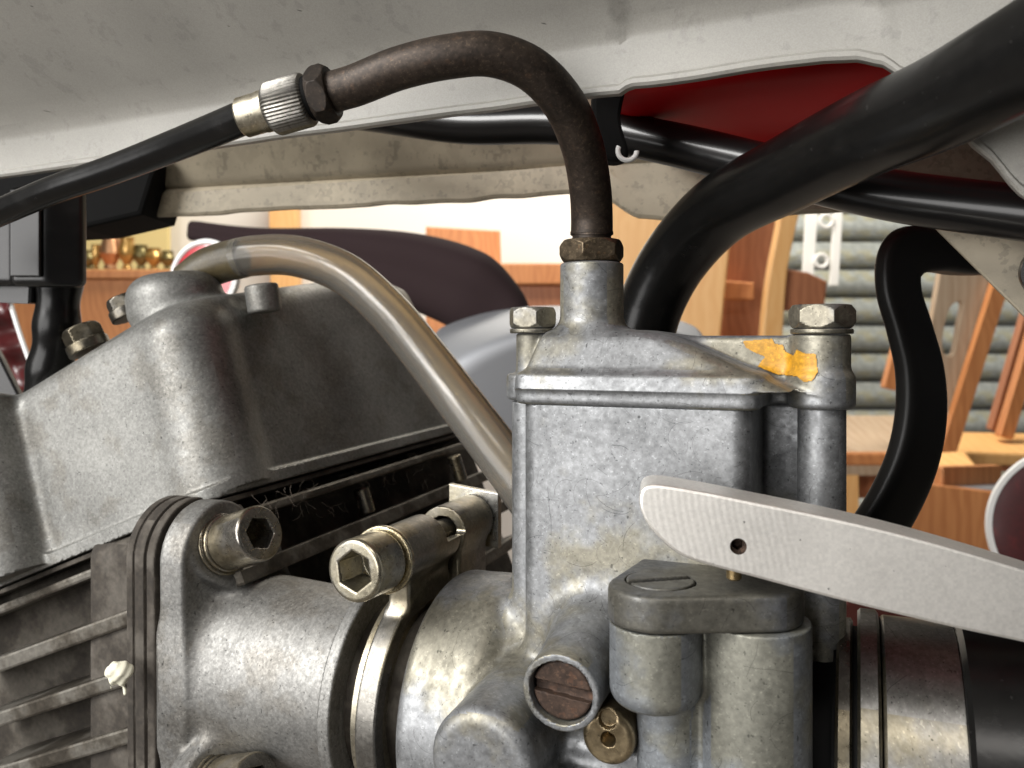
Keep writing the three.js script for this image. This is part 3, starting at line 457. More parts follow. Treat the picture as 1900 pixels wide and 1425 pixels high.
// ------------------------------------------------------------------ plug cap at the left
{
  const t = thing('plug_cap', 'black ribbed plug cap with a rubber lead at the upper left', 'plug cap', P(100, 500, 245));
  const hb = rbox(-137, -119.6, 14.6, 42, -241, -232, 2), ch = plane(V(-127, 20, -232), V(-127, 40, -232), V(-119.6, 20, -237), V(-130, 20, -240));
  part('housing', mesh((x, y, z) => smax(0.8, hb(x, y, z), ch(x, y, z)), [-140, 12, -255], [-117, 45, -229], 0.5), M.plastic, t);
  part('flat_face', mesh(rbox(-136, -127.8, 17, 41, -231.9, -230.6, 0.4), [-138, 15, -233.5], [-126, 43, -229], 0.4), M.plastic, t);
  part('housing_side', mesh(rbox(-165, -137.6, 15, 38, -245, -236, 2), [-168, 12, -255], [-135, 41, -235], 0.7), M.plastic, t);
  part('boot', tube([P(112, 500, 246), P(108, 560, 246), P(104, 620, 246), P(92, 690, 247), P(80, 760, 248)], s => 6.1 + 0.35 * Math.sin(s * 20), 60, 28), M.rubber, t);
  part('clamp_arm', bar(P(-60, 535, 244), P(70, 540, 244), 6, 7.5, 1), M.plastic, t);
  const b = thing('stay', 'thin black steel stay at the left edge under the red fairing', 'stay', P(0, 720, 330));
  part('strip', slab([P(-60, 560, 330), P(0, 664, 330), P(48, 760, 330), P(-20, 800, 330)], 4, 0.8), M.gloss, b);
}

// ------------------------------------------------------------------ cylinder head
const A = P(400, 925, 205), B = P(0, 1090, 233), C = P(870, 795, 338), T = P(322, 568, 213);
{
  const head = thing('cylinder_head', 'grey cast aluminium cylinder head with cover and cooling fins', 'cylinder head', P(350, 1000, 240));
  const inside = P(300, 800, 260);
  const front = plane(A, B, T, inside), right = plane(A, T, C, inside), bottom = plane(A, B, C, inside);
  const top = plane(P(0, 736, 235), P(322, 538, 213), P(640, 496, 285), inside);
  const back = plane(P(850, 790, 332), P(690, 520, 290), P(900, 800, 420), inside);
  const bossA = capsule(P(-45, 760, 232), P(28, 1100, 224), 8.5, 9.5);
  const cc = front.n.dot(right.n), be = (-6.5 + 11.4 * cc) / (1 - cc * cc), al = -11.4 - be * cc, ce = A.clone().addScaledVector(front.n, al).addScaledVector(right.n, be), ed = T.clone().sub(A).normalize();
  const column = capsule(ce.clone().addScaledVector(ed, -8), ce.clone().addScaledVector(ed, 42), 10.2, 9.4);
  const plug = cylinder(P(334, 620, 242), P(320, 508, 242), 13.2, 7);
  const stub = cylinder(P(492, 580, 236), P(484, 528, 236), 4.6, 0.8), seat2 = cylinder(P(489, 556, 236), P(484, 520, 236), 8.0, 2);
  const cover = (x, y, z) => {
    let d = smax(12, front(x, y, z), right(x, y, z)); d = smin(5, d, column(x, y, z));
    d = smax(9, d, top(x, y, z));
    d = smin(5, d, bossA(x, y, z)); d = smax(3, d, top(x, y, z) - 1.0);
    d = smax(2.2, d, -seat2(x, y, z));
    d = smin(2.2, d, stub(x, y, z));
    d = smin(3, d, plug(x, y, z));
    d = smax(8, d, back(x, y, z));
    // flange at the foot of the cover
    const fl = Math.max(smax(10, front(x, y, z) - 1.6, right(x, y, z) - 1.6), Math.abs(bottom(x, y, z) + 1.6) - 1.6, back(x, y, z));
    d = smin(1.2, Math.max(d, bottom(x, y, z) + 1.2), fl);
    return d;
  };
  part('cover', mesh(cover, [-175, -80, -372], [0, 40, -196], 0.62, 1.25), M.cover, head);
  // gasket edge and fins: plates parallel to the foot of the cover
  const nb = bottom.n.clone(); if (nb.y > 0) nb.negate();      // downwards
  const lf = B.clone().sub(A).normalize(), rb = C.clone().sub(A).normalize();
  const outl = (off, o2) => { const on = front.n.clone(), orr = right.n.clone(); const a = A.clone().addScaledVector(on, o2).addScaledVector(orr, o2); return [a, a.clone().addScaledVector(lf, 6), a.clone().addScaledVector(lf, 110), a.clone().addScaledVector(lf, 110).addScaledVector(rb, 120), a.clone().addScaledVector(rb, 150), a.clone().addScaledVector(rb, 6)].map(p => p.addScaledVector(nb, off - bottom.n.dot(p) * 0)); };
  const plate = (off, th, o2, bev = 0.5) => slab(outl(off, o2), th, bev, nb.clone());
  part('gasket', plate(0.6, 1.2, 0.6, 0.2), M.grime, head);
  for (const [off, th, o2] of [[4.6, 2.4, 2.5], [17.5, 4, 4.6], [31, 4, 5], [44.5, 4, 5.4], [58, 4, 5.4], [71.5, 4, 5.4]]) part('fin', plate(off, th, o2, 0.7), M.fin, head);
  part('block', plate(1.4, 90, -11, 1), M.grime, head);
  // studs between the fins
  for (const [x, y, d] of [[675, 928, 262], [848, 868, 305]]) part('stud', mesh(cylinder(P(x - 6, y - 22, d), P(x + 8, y + 24, d), 2.4, 0.3), [-60, -80, -d - 8], [0, -20, -d + 8], 0.5), M.steel, head);
  // port boss that the manifold bolts to
  const pb = (u, v, w) => { const o = rect2(v + 84, w + 28, 34, 18, 6); return smax(3, o, Math.abs(u + 108) - 13.5); };
  part('port_boss', carb(pb, [-127, -120, -48], [-93, -48, -4], 0.7, 1.4), M.fibre, head);
  { // dust fibres caught under the foot of the cover
    const fs = [];
    for (let i = 0; i < 80; i++) { const k = rnd(), x = mix(430, 880, k), base = P(x + 8 * rnd(), mix(912, 800, k) + 8 + 80 * rnd() * (1 - 0.3 * k), mix(203, 318, k) - 6 - 10 * rnd()), q = [base]; let d = V(rnd() - 0.5, -0.3 + 0.5 * (rnd() - 0.5), rnd() - 0.5).normalize(); for (let n = 0; n < 4; n++) { d.add(V(rnd() - 0.5, rnd() - 0.6, rnd() - 0.5).multiplyScalar(1.1)).normalize(); q.push(q[q.length - 1].clone().addScaledVector(d, 0.5 + 0.9 * rnd())); } fs.push(tube(q, 0.028 + 0.025 * rnd(), 10, 4, null, false).toNonIndexed()); }
    const lint = part('dust_lint', mergeGeometries(fs), mat({ color: lin(0.10, 0.082, 0.065), roughness: 1 }), head); lint.userData.kind = 'stuff';
  }
  // hexagon bolts on the top edge
  const hexAt = (p, r, h, tw) => { const up = top.n.clone(); if (up.y < 0) up.negate(); const b = p.clone().addScaledVector(up, -2), e = p.clone().addScaledVector(up, h); const f = hexPrism(b, e, r, tw), w = cylinder(b, p.clone().addScaledVector(up, 1), r * 1.25, 0.3), m = r * 1.8 + h; return part('bolt', mesh((x, y, z) => Math.min(f(x, y, z), w(x, y, z)), [p.x - m, p.y - m, p.z - m], [p.x + m, p.y + m, p.z + m], 0.5), M.darkSteel, head); };
  hexAt(P(163, 640, 238), 4.6, 5.5, 0.4); hexAt(P(236, 578, 243), 4.0, 4.5, 0.2);
  // hard lump of old white sealant on a fin end
  const sc = P(222, 1246, 188); const sl = (x, y, z) => smin(1.4, ellipsoid(sc, 3.0, 2.2, 2.0)(x, y, z), Math.min(capsule(sc, sc.clone().add(V(-1.8, -3.5, 0.4)), 0.9, 0.3)(x, y, z), capsule(sc, sc.clone().add(V(1.6, -4.6, 0.6)), 0.9, 0.25)(x, y, z))) + 0.22 * Math.sin(x * 2.3) * Math.sin(y * 2.1 + z * 1.7);
  part('sealant_dab', mesh(sl, [sc.x - 5, sc.y - 7, sc.z - 4], [sc.x + 5, sc.y + 4, sc.z + 4], 0.3, 1.5), mat({ color: lin(0.62, 0.60, 0.48), roughness: 0.8 }), head);
}
// ------------------------------------------------------------------ clear breather tube
{
  const t = thing('clear_tube', 'yellowed translucent vinyl tube arching from the head cover to behind the carburettor', 'tube', P(420, 490, 245));
  part('hose_end', tube([P(348, 522, 248), P(372, 504, 247), P(410, 488, 246), P(452, 478, 244.5)], q => 5.3 + 0.5 * sst(0.1, 0.5, q), 30, 28), mat({ color: lin(0.16, 0.135, 0.085), roughness: 0.4, map: zincC }), t);
  const pts = [P(440, 480, 245), P(470, 475, 243), P(540, 474, 240), P(635, 505, 233), P(715, 572, 226), P(790, 662, 218), P(858, 752, 210), P(935, 855, 203), P(1010, 960, 198)];
  const o = tube(pts, 5.75, 120, 32, null, false), i = tube(pts, 3.9, 120, 24, null, false); const ix = i.index.array; for (let k = 0; k < ix.length; k += 3) { const q = ix[k]; ix[k] = ix[k + 1]; ix[k + 1] = q; } const nn = i.attributes.normal.array; for (let k = 0; k < nn.length; k++) nn[k] *= -1;
  part('tube_wall', mergeGeometries([o.toNonIndexed(), i.toNonIndexed()]), M.vinyl, t);
}
// ------------------------------------------------------------------ throttle cable with bent pipe
{
  const t = thing('throttle_cable', 'black throttle cable with knurled adjuster and brown bent pipe over the carburettor', 'cable', P(1098, 490, 170));
  part('sheath', tube([P(-160, 446, 205), P(-80, 428, 200), P(0, 394, 194), P(100, 352, 186), P(200, 318, 180), P(320, 272, 172), P(400, 240, 165), P(462, 214, 160)], s => 3.05 + 0.15 * sst(0.6, 0.9, s), 80, 24), M.rubber, t);
  const a = P(452, 218, 160), b = P(640, 164, 156.5), ax = b.clone().sub(a).normalize(), at = s => a.clone().addScaledVector(ax, s), L = a.distanceTo(b);
  part('ferrule', lathe([[2.2, -0.4], [3.4, -0.4], [3.75, 0], [3.75, 3.6], [3.9, 4.0], [3.9, 5.6], [2, 5.6]], a, ax), M.ferrule, t);
  const n = 46;
  part('knurled_adjuster', lathe([[2, 5.2], [3.9, 5.2], [4.7, 5.9], [4.95, 6.4], [4.95, 9], [4.95, 12.4], [4.75, 13], [4.2, 13.4], [2, 13.4]], a, ax, 368, (th, h) => h > 5.8 && h < 13.1 ? 1 + 0.022 * (Math.abs(((th / 6.2832 * n + h * 0.04) % 1 + 1) % 1 - 0.5) * 4 - 1) : 1), M.clampSteel, t);
  part('seal_ring', lathe([[2, 13.3], [4.1, 13.3], [4.2, 13.8], [4.1, 14.4], [2, 14.4]], a, ax), M.black, t);
  part('lock_nut', mesh(hexPrism(at(14.3), at(18.2), 4.75, 0.35), [at(16).x - 8, at(16).y - 8, at(16).z - 8], [at(16).x + 8, at(16).y + 8, at(16).z + 8], 0.3), M.brownSteel, t);
  part('bent_pipe', tube([at(17.5), P(655, 160, 156), P(740, 127, 153), P(830, 106, 151), P(910, 101, 151), P(985, 128, 153), P(1045, 190, 157), P(1080, 270, 163), P(1095, 350, 168), P(1098, 400, 170.5), P(1098, 434, 171)], s => 3.7 + 0.5 * s, 130, 32), M.pipe, t);
  part('pipe_collar', lathe([[1, -1.4], [3.6, -1.4], [3.9, -1], [3.9, 0.4], [4.3, 0.6], [4.3, 1.2], [1, 1.2]], P(1098, 441, 171), V(0, 1, 0)), M.brownSteel, t);
  const n0 = P(1098, 487, 171), n1 = P(1098, 446, 171);
  part('hex_nut', mesh(hexPrism(n0, n1, 5.75, 0.16), [n0.x - 8, n0.y - 3, n0.z - 8], [n0.x + 8, n1.y + 3, n0.z + 8], 0.3), mat({ color: lin(0.42, 0.36, 0.27), metalness: 0.9, roughness: 0.45, map: rustC, bumpMap: zincB, bumpScale: 0.03 * MM }), t);
}
// ------------------------------------------------------------------ carburettor
{
  const c = thing('carburettor', 'grey cast zinc carburettor with bolted lid and yellow paint mark', 'carburettor', toW(22, -80, -14));
  const lugL = [-0.14, -10], lugR = [54.4, -14];
  const q3 = (x, y, z) => V(x, y, z);
  const dome = (() => {
    const I = q3(15, -4, -14);
    const ps = [[plane(q3(0, -6.5, -0.8), q3(30, -6.5, -0.8), q3(10, 1.9, -6), I), 2.5], [plane(q3(44.5, -6.5, 0), q3(44.5, -6.5, -20), q3(25.5, 1.9, -10), I), 2.5], [plane(q3(1, -6.5, 0), q3(1, -6.5, -20), q3(3, 1.9, -10), I), 2], [plane(q3(0, -6.5, -30), q3(30, -6.5, -30), q3(10, 1.9, -26), I), 2]];
    return (x, y, z) => { let d = y - 1.9; for (const [p, k] of ps) d = smax(k, d, p(x, y, z)); return Math.max(d, -9 - y); };
  })();
  const tubeBoss = cylinder(q3(11.05, -6, -14), q3(11.05, 15.3, -14), 6.32, 0.6), bore = cylinder(q3(11.05, 10, -14), q3(11.05, 18, -14), 4.6, 0.1);
  const lL = cylinder(q3(lugL[0], -12, lugL[1]), q3(lugL[0], 1.2, lugL[1]), 3.25, 0.4), lLf = cylinder(q3(lugL[0], -12, lugL[1]), q3(lugL[0], -6.8, lugL[1]), 5.2, 0.8);
  const lR = cylinder(q3(lugR[0], -12, lugR[1]), q3(lugR[0], 0.95, lugR[1]), 5.0, 0.5), lRf = cylinder(q3(lugR[0], -12.2, lugR[1]), q3(lugR[0], -6.2, lugR[1]), 5.7, 0.9);
  const web = rbox(40, 54, -12.1, -6.6, -22, -15.5, 1), ridge = rbox(18, 55, -9, 0.75, -21, -15.5, 1.5);
  const lid = (x, y, z) => {
    const d2 = rect2(x - 22.25, z + 14.6, 22.9, 15.4, 3.6);
    let d = smax(1.3, d2, Math.abs(y + 9.3) - 2.95);
    d = Math.max(d, -Math.max(Math.abs(y + 8.5) - 0.16, -(d2 + 0.4)));
    d = smin(1.6, d, dome(x, y, z)); d = smin(3.2, d, tubeBoss(x, y, z));
    let s = smin(1.2, lL(x, y, z), lLf(x, y, z)); d = smin(1.2, d, s);
    s = smin(1.5, lR(x, y, z), lRf(x, y, z)); s = smin(1.5, s, web(x, y, z)); s = smin(2.5, s, ridge(x, y, z)); d = smin(1.6, d, s);
    return Math.max(d, -bore(x, y, z));
  };
  const lidM = part('lid', carb(lid, [-7, -13.2, -33], [62, 17, 3], 0.36, 1.1), M.zinc, c);
  // splash of yellow marking paint, laid on the casting
  {
    const poly = [[1378, 633], [1432, 628], [1438, 638], [1452, 640], [1457, 652], [1472, 660], [1478, 648], [1490, 655], [1514, 657], [1517, 690], [1508, 706], [1492, 709], [1478, 698], [1440, 694], [1406, 680], [1414, 668], [1420, 662], [1400, 654], [1384, 645]];
    const inP = (x, y) => { let r = false; for (let i = 0, j = poly.length - 1; i < poly.length; j = i++) { const [a, b] = poly[i], [e, f] = poly[j]; if ((b > y) !== (f > y) && x < (e - a) * (y - b) / (f - b) + a) r = !r; } return r; };
    const step = 1.5, pos = [], idx = [], map = new Map(), key = (x, y) => x + ',' + y, nor = [];
    const from = toL(V(0, 0, 0)), cast = (x, y) => { const to = toL(P(x, y, 165)), d = to.clone().sub(from).normalize(); let t = 110; for (let k = 0; k < 120; k++) { const p = from.clone().addScaledVector(d, t), s = lid(p.x, p.y, p.z) - 0.2; if (s < 0.004) return p; t += s * 0.8; if (t > 200) return null; } return null; };
    const vert = (i, j) => { const k = key(i, j); if (map.has(k)) return map.get(k); const p = cast(1370 + i * step, 620 + j * step); let r = -1; if (p) { const e = 0.1, n = V(lid(p.x + e, p.y, p.z) - lid(p.x - e, p.y, p.z), lid(p.x, p.y + e, p.z) - lid(p.x, p.y - e, p.z), lid(p.x, p.y, p.z + e) - lid(p.x, p.y, p.z - e)).normalize(); r = pos.length / 3; pos.push(p.x, p.y, p.z); nor.push(n.x, n.y, n.z); } map.set(k, r); return r; };
    for (let j = 0; j < 62; j++) for (let i = 0; i < 104; i++) if (inP(1370 + (i + 0.5) * step, 620 + (j + 0.5) * step)) { const q = [vert(i, j), vert(i + 1, j), vert(i + 1, j + 1), vert(i, j + 1)]; if (q.every(v => v >= 0)) { const p = q.map(v => V(pos[v * 3], pos[v * 3 + 1], pos[v * 3 + 2])); if (p[0].distanceTo(p[2]) < 3 && p[1].distanceTo(p[3]) < 3) idx.push(q[0], q[3], q[1], q[1], q[3], q[2]); } }
    const g = new THREE.BufferGeometry(); g.setAttribute('position', new THREE.Float32BufferAttribute(pos, 3)); g.setAttribute('normal', new THREE.Float32BufferAttribute(nor, 3)); g.setIndex(idx); g.applyMatrix4(CM);
    part('paint_mark', boxUV(g), M.yellow, lidM, 'ragged splash of yellow marking paint');
  }
  for (const [[u, w], r, v, h, tw] of [[lugL, 4.3, 1.25, 5.2, 1.06], [lugR, 5.15, 1.0, 5.3, 0.92]]) {
    const f = hexPrism(q3(u, v + 1, w), q3(u, v + h, w), r, tw);
    const bt = part('bolt', carb(f, [u - 8, v - 1, w - 8], [u + 8, v + h + 2, w + 8], 0.28), M.boltZinc, c);
    part('washer', carb(cylinder(q3(u, v, w), q3(u, v + 0.95, w), r * 1.06, 0.25), [u - 8, v - 1, w - 8], [u + 8, v + 2, w + 8], 0.3), M.boltZinc, bt);
  }
  const body = (() => {
    const colL = cylinder(q3(lugL[0], -64, lugL[1]), q3(lugL[0], -12.3, lugL[1]), 4.1, 0.3), colR = cylinder(q3(lugR[0], -110, lugR[1]), q3(lugR[0], -12.3, lugR[1]), 4.2, 0.2);
    const footL = capsule(q3(-1.6, -62, -7), q3(1, -66, -4), 2.6), webR = rbox(40, 54, -110, -12.3, -29, -23, 1);
    const neck = cylinder(q3(-12, -78, -18), q3(8, -78, -18), 22, 1), bell = cylinder(q3(-22, -78, -18), q3(-5, -78, -18), 27, 3.2);
    const hollow = cylinder(q3(-30, -78, -18), q3(-12, -78, -18), 20, 0.5);
    const slv0 = cylinder(q3(15.5, -55.2, -4), q3(15.8, -57.3, 19.6), 6.5, 0.35), slv1 = capsule(q3(15.5, -54.6, -2), q3(15.7, -56, 10), 8.6, 6.2), slv = (x, y, z) => smin(2, slv0(x, y, z), slv1(x, y, z)), slvI = cylinder(q3(15.7, -56.5, 8), q3(15.9, -57.6, 24), 5.35, 0.2);
    const bowl = cylinder(q3(2.6, -70.8, 22), q3(2.2, -69.5, -14), 9.6, 2.6), bowl2 = rbox(6, 36, -110, -69, -6, 9, 2.5), bowl3 = rbox(-6, 24, -112, -74, -8, 19, 4);
    const rear = cylinder(q3(40, -78, -18), q3(53, -78, -18), 24, 0.5);
    return (x, y, z) => {
      const d2 = rect2(x - 22.25, z + 14.8, 21.1, 14.3, 2.8);
      let d = Math.max(d2, y + 12.3, -112 - y);
      d = smin(0.8, d, Math.max(rect2(x - 22.4, z + 14.4, 20, 14.4, 2.2), y + 12.3, -112 - y));
      d = smin(1.6, d, colL(x, y, z)); d = smin(2, d, footL(x, y, z));
      d = smin(1.5, d, smin(1.5, colR(x, y, z), webR(x, y, z)));
      let s = smin(7, neck(x, y, z), bell(x, y, z)); s = Math.max(s, -hollow(x, y, z)); d = smin(4.5, d, s);
      d = smin(3.4, d, slv(x, y, z));
      d = smin(3, d, bowl2(x, y, z)); d = smin(2, d, smin(2, bowl(x, y, z), bowl3(x, y, z)));
      d = smin(1, d, rear(x, y, z));
      return Math.max(d, -slvI(x, y, z));
    };
  })();
  part('body', carb(body, [-24, -108, -47], [61, -11.8, 28], 0.5, 1.1), M.zinc, c);
  // idle screw in its sleeve
  const scr = (() => { const cy = cylinder(q3(15.65, -56.2, 8), q3(15.8, -57.25, 18.7), 5.0, 0.5), a = -0.10; return (x, y, z) => { const dx = x - 15.8, dy = y + 57.2, h = -dx * Math.sin(a) + dy * Math.cos(a); return Math.max(cy(x, y, z), -Math.max(Math.abs(h) - 1.0, 17.2 - z)); }; })();
  part('idle_screw', carb(scr, [9, -64, 7], [22, -50, 20.2], 0.28), M.rust, c, 'rust brown slotted screw');
  // brass jet
  const jet = (() => { const b = cylinder(q3(22, -66.3, 0), q3(22, -66.3, 13.5), 4.5, 1.2), b2 = cylinder(q3(22, -63.2, 0), q3(22, -63.2, 13.2), 2.2, 0.5), h = cylinder(q3(22.1, -66.3, 9), q3(22.1, -66.3, 16), 1.3, 0.2), r = cylinder(q3(22, -63, 12.6), q3(22, -63, 15), 1.5, 0.1); return (x, y, z) => { let d = smin(1.0, b(x, y, z), b2(x, y, z)); d = Math.max(d, -r(x, y, z)); return Math.max(d, -h(x, y, z)); }; })();
  part('brass_jet', carb(jet, [15, -73, 0], [29, -59, 16], 0.28), M.brass, c);
  // choke housing and its cap
  const smoothEnd = f => (x, y, z) => Math.max(f(x, y, z), y + 45.25);
  const hou = (() => { const lo = smoothEnd(cylinder(q3(30.2, -58.5, 14.7), q3(30.2, -40.5, 14.7), 7.25, 3)), r = cylinder(q3(45.1, -115, 7.6), q3(45.1, -45.25, 7.6), 8.7, 0.2), k = cylinder(q3(31.5, -115, 8.5), q3(31.5, -52, 8.5), 5.6, 1), wb = rbox(30, 45, -115, -46, -4, 5, 2), top = rbox(25, 46, -57, -45.4, 0, 12, 3); return (x, y, z) => smin(2, smin(1.4, lo(x, y, z), r(x, y, z)), smin(3, k(x, y, z), smin(2, wb(x, y, z), top(x, y, z)))); })();
  part('choke_housing', carb(hou, [20, -112, -6], [56, -44.5, 24], 0.45), M.greyPaint, c);
  const pl = (x, y, z, in_ = 0) => tri2([x, z], [30.2, 14.7], [45.1, 7.7], [31.8, 0.2]) - 7.5 + in_;
  const cap = (x, y, z) => { let d = smax(1.0, pl(x, y, z), Math.abs(y + 42.2) - 2.9); const g = Math.hypot(x - 30.6, z - 12.5) - 5.75; return Math.max(d, -Math.max(g, -42.5 - y)); };
  const capM = part('choke_cap', carb(cap, [20, -46.2, -9], [56, -38.4, 24], 0.36), M.zincDark, c);
  const slot = (() => { const d = cylinder(q3(30.6, -42, 12.5), q3(30.6, -39.1, 12.5), 5.5, 0.25), a = 0.62; return (x, y, z) => { const dx = x - 30.6, dz = z - 12.5, h = dx * Math.sin(a) + dz * Math.cos(a); return Math.max(d(x, y, z), -Math.max(Math.abs(h) - 0.75, -41.2 - y)); }; })();
  part('slotted_plug', carb(slot, [24, -43, 6], [37, -38.2, 19], 0.28), M.zincDark, capM);
  // rear throat: stacked rings and horn towards the air box
  const rc = u => toW(u, -78, -18);
  part('throat_ring', lathe([[10, 0], [22.5, 0], [22.5, 4.5], [10, 4.5]], rc(52.8), E1, 128), M.black, c);
  part('throat_ring', lathe([[14, 0], [25.2, 0], [25.8, 0.5], [25.8, 2.2], [25.2, 2.6], [14, 2.6]], rc(57), E1, 128), M.darkSteel, c);
  part('throat_ring', lathe([[14, 0], [27.2, 0], [27.8, 0.5], [27.8, 3.1], [27.2, 3.6], [14, 3.6]], rc(60.4), E1, 128), M.chrome, c);
  part('throat_core', lathe([[14, 0], [24.4, 0], [24.4, 9], [14, 9]], rc(56.5), E1, 96), M.black, c);
  part('horn', lathe([[14, 0], [26.6, 0], [27, 0.5], [27, 11.8], [14, 11.8]], rc(64.3), E1, 128), M.chrome, c);
  part('rubber_sleeve', lathe([[14, 0], [28, 0], [28.8, 0.8], [29, 30], [14, 30]], rc(76.2), E1, 128), M.rubber, c);
}
// air box that the rubber sleeve leads to
{
  const t = thing('air_box', 'black plastic air box at the right border behind the rubber sleeve', 'air box', toW(180, -130, -35));
  part('shell', carb(rbox(101, 260, -135, 45, -80, 8, 8), [98, -138, -83], [263, 48, 11], 2.5), M.black, t);
}
// red strut seen behind the throat
{
  const t = thing('red_stay', 'dull red painted stay behind the carburettor throat', 'stay', P(1570, 1180, 250));
  part('strip', slab([P(1500, 1190, 240), P(1600, 1090, 240), P(1720, 1090, 240), P(1700, 1260, 240), P(1500, 1260, 240)], 5, 0.6), mat({ color: lin(0.24, 0.07, 0.06), roughness: 0.6, map: paintC }), t);
}
// ------------------------------------------------------------------ milled bar in front of the carburettor
{
  const t = thing('support_bar', 'milled aluminium support bar crossing in front of the carburettor', 'bar', P(1400, 1000, 130));
  const D = x => 131 - (x - 1190) * 0.0125;
  const topE = [[1186, 932], [1191, 908], [1206, 900], [1300, 912], [1400, 932], [1500, 952], [1600, 974], [1700, 999], [1800, 1027], [1900, 1057], [2050, 1104], [2500, 1250]], botE = [[2500, 1400], [2050, 1232], [1900, 1193], [1800, 1172], [1700, 1149], [1600, 1125], [1500, 1099], [1400, 1072], [1310, 1048], [1262, 1030], [1226, 1002], [1197, 966]];
  const n = V(D(1900) * (950) / F - D(1190) * 240 / F, 0, -(D(1900) - D(1190))).normalize(), p0 = P(1190, 900, D(1190));
  const onPlane = ([x, y]) => { const d = V((x - 950) / F, -(y - HY) / F, -1), nn = V(-n.z, 0, n.x); const k = p0.dot(nn) / d.dot(nn); return d.multiplyScalar(k); };
  const outline = smooth([...topE, ...botE].map(onPlane), 220);
  const hc = onPlane([1370, 1014]), hole = []; for (let i = 0; i < 24; i++) { const a = -i / 24 * 6.2832; hole.push(hc.clone().addScaledVector(n, Math.cos(a) * 1.75).add(V(0, Math.sin(a) * 1.75, 0))); }
  part('bar_body', slab(outline, 10, 0.5, null, [hole]), M.milled, t);
  const nn = V(-n.z, 0, n.x).multiplyScalar(-1); const inw = nn.dot(p0) > 0 ? nn : nn.clone().negate();
  const s0 = hc.clone().addScaledVector(inw, 1.5), s1 = hc.clone().addScaledVector(inw, 7.5);
  const cy = cylinder(s1, s0, 1.7, 0.15), hx = hexPrism(hc.clone().addScaledVector(inw, 3.4), hc.clone().addScaledVector(inw, -3), 0.75);
  part('grub_screw', mesh((x, y, z) => Math.max(cy(x, y, z), -hx(x, y, z)), [hc.x - 4, hc.y - 3, hc.z - 10], [hc.x + 4, hc.y + 3, hc.z + 3], 0.22), M.rust, t);
  const pb = P(1362, 1072, 134.5); part('pin', lathe([[0.01, -0.3], [0.9, -0.3], [1.2, 0], [1.2, 4], [0.01, 4]], pb, V(0, 1, 0), 32), M.brass, t);
}
// ------------------------------------------------------------------ intake manifold
{
  const t = thing('intake_manifold', 'cast aluminium intake manifold bolted to the cylinder head', 'manifold', toW(-80, -80, -18));
  const q3 = (x, y, z) => V(x, y, z);
  const cap2 = (v, w, av, aw, bv, bw, r) => { const ev = bv - av, ew = bw - aw, pv = v - av, pw = w - aw, k = Math.min(1, Math.max(0, (pv * ev + pw * ew) / (ev * ev + ew * ew))); return Math.hypot(pv - ev * k, pw - ew * k) - r; };
  const outl = (v, w) => smin(6, cap2(v, w, -50.5, -9.5, -112, -10, 12.5), cap2(v, w, -60, -20, -110, -26, 14));
  const bA = toL(P(410, 1012, 199)), bF = toL(P(492, 986, 191)); const bAx = bF.clone().sub(bA).normalize();
  const bB = toL(P(398, 1462, 186)), bG = bB.clone().addScaledVector(bAx, 13);
  const padA = cylinder(bA.clone().addScaledVector(bAx, -6), bA.clone().addScaledVector(bAx, 1.0), 9, 1), padB = cylinder(bB.clone().addScaledVector(bAx, -6), bB.clone().addScaledVector(bAx, 1), 9, 1);
  const run = (x, y, z) => { const k = (x + 78) / 40, r = mix(21.5, 19.6, Math.min(1, Math.max(0, k))) ; return Math.max(Math.hypot(y + 78.5, z + 18) - r, Math.abs(x + 60) - 22) * 0.98; };
  const lip = cylinder(q3(-40.4, -78, -18), q3(-37.4, -78, -18), 24.6, 0.5);
  const man = (x, y, z) => { let d = smax(1.3, outl(y, z), Math.abs(x + 81.5) - 3.5); d = smin(1.5, d, smin(1, padA(x, y, z), padB(x, y, z))); d = smin(6.5, d, run(x, y, z)); return smin(1.2, d, lip(x, y, z)); };
  part('runner', carb(man, [-86, -112, -46], [-36.5, -34, 8], 0.5, 1.15), M.cast, t);
  part('insulator', carb((x, y, z) => smax(0.8, outl(y, z) - 0.2 + 0.7 * sst(0.55, 0.15, Math.abs(x + 88.6)) + 0.5 * sst(0.5, 0.15, Math.abs(x + 92)), Math.abs(x + 90.2) - 4.3), [-96, -112, -46], [-85, -34, 8], 0.36, 1.3), M.fibre, t);
  for (const [a, lab] of [[bA, 'upper'], [bB, 'lower']]) {
    const s = k => a.clone().addScaledVector(bAx, k), hd = cylinder(s(3.2), s(14.3), 6.3, 0.7), hx = hexPrism(s(4.6), s(18), 3.3, 0.3), lo = a.toArray().map((v, i) => v - [2, 9, 9][i]), hi = a.toArray().map((v, i) => v + [19, 12, 11][i]);
    const b = part('socket_bolt', carb((x, y, z) => smax(0.4, hd(x, y, z), -hx(x, y, z)), lo, hi, 0.3), M.steel, t);
    part('washer', carb(cylinder(s(1.1), s(2.0), 7.2, 0.3), lo, hi, 0.35), M.steel, b);
    part('washer', carb(cylinder(s(2.1), s(3.1), 6.6, 0.3), lo, hi, 0.35), M.steel, b);
  }
}
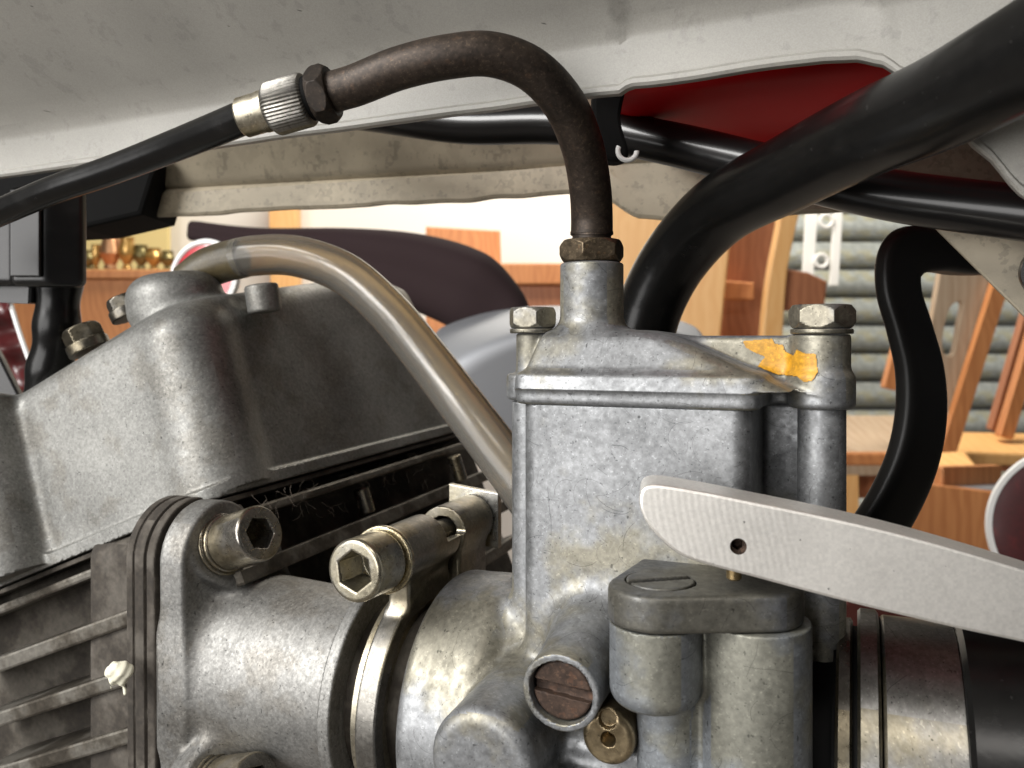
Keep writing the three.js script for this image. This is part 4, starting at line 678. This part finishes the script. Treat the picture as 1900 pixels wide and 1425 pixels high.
// ------------------------------------------------------------------ clamp ring
{
  const t = thing('clamp_ring', 'split steel clamp ring with a socket bolt joining manifold and carburettor', 'clamp', toW(-29, -78, -18));
  const q3 = (x, y, z) => V(x, y, z), u0 = -28.9, bv = -44.4;
  const l1 = cylinder(q3(u0 + 0.6, bv, -23.5), q3(u0 + 0.6, bv, -0.2), 5.9, 0.5), l2 = cylinder(q3(u0 + 0.6, bv, -42), q3(u0 + 0.6, bv, -25), 5.9, 0.5);
  const ft = rbox(u0 - 1.6, u0 + 3.4, -57, bv, -23.5, -5, 0.8), ft2 = rbox(u0 - 1.8, u0 + 5.5, -58, bv, -40, -25, 0.8), notch = rbox(u0 - 8, u0 + 10, bv + 0.2, bv + 9, -26, -16.5, 1);
  const hole = cylinder(q3(u0 + 0.6, bv, -60), q3(u0 + 0.6, bv, 5), 3.6, 0.1);
  const cl = (x, y, z) => { const r = Math.hypot(y + 78, z + 18); let d = smax(0.6, Math.abs(r - 23.2) - 1.8, Math.abs(x - u0) - 2.3); d = smin(2.5, d, smin(1.5, l1(x, y, z), Math.max(ft(x, y, z), 22 - r))); d = smin(0.8, d, smin(1.5, l2(x, y, z), Math.max(ft2(x, y, z), 22 - r))); d = Math.max(d, -notch(x, y, z), -Math.max(Math.abs(z + 24.25) - 0.6, -60 - y)); return Math.max(d, -hole(x, y, z)); };
  part('band', carb(cl, [-37, -104, -46], [-20, -36, 9], 0.4), M.clampSteel, t);
  part('inner_ring', lathe([[18, 0], [22.6, 0], [22.9, 0.3], [22.9, 6.3], [18, 6.3]], toW(-33.6, -78, -18), E1, 128), M.ferrule, t);
  part('seal', lathe([[15, 0], [19.2, 0], [19.2, 14.5], [15, 14.5]], toW(-37.6, -78, -18), E1, 96), M.grime, t);
  const s0 = q3(u0 + 0.6, bv, 0), hd = cylinder(q3(u0 + 0.6, bv, 1.6), q3(u0 + 0.2, bv + 0.2, 11), 6.1, 0.8), hx = hexPrism(q3(u0 + 0.6, bv, 3), q3(u0, bv + 0.2, 16), 3.35, 0.15);
  const b = part('socket_bolt', carb((x, y, z) => smax(0.5, hd(x, y, z), -hx(x, y, z)), [u0 - 8, bv - 8, 0], [u0 + 8, bv + 8, 13], 0.3), M.bright, t);
  part('washer', carb(cylinder(q3(u0 + 0.6, bv, 0), q3(u0 + 0.6, bv, 1.4), 6.9, 0.3), [u0 - 8, bv - 8, -1], [u0 + 9, bv + 8, 3], 0.35), M.goldZinc, b);
  part('shank', carb(cylinder(q3(u0 + 0.6, bv, -44), q3(u0 + 0.6, bv, 2), 2.9, 0.2), [u0 - 5, bv - 5, -46], [u0 + 6, bv + 5, 3], 0.4), M.darkSteel, b);
  part('square_nut', slab([toW(u0 - 6, bv + 8, -42.5), toW(u0 + 7.5, bv + 6.5, -42.5), toW(u0 + 7.5, bv - 7, -42.5), toW(u0 - 6, bv - 6, -42.5)], 2.2, 0.2), M.bright, t);
}
renderer.render(scene, camera);
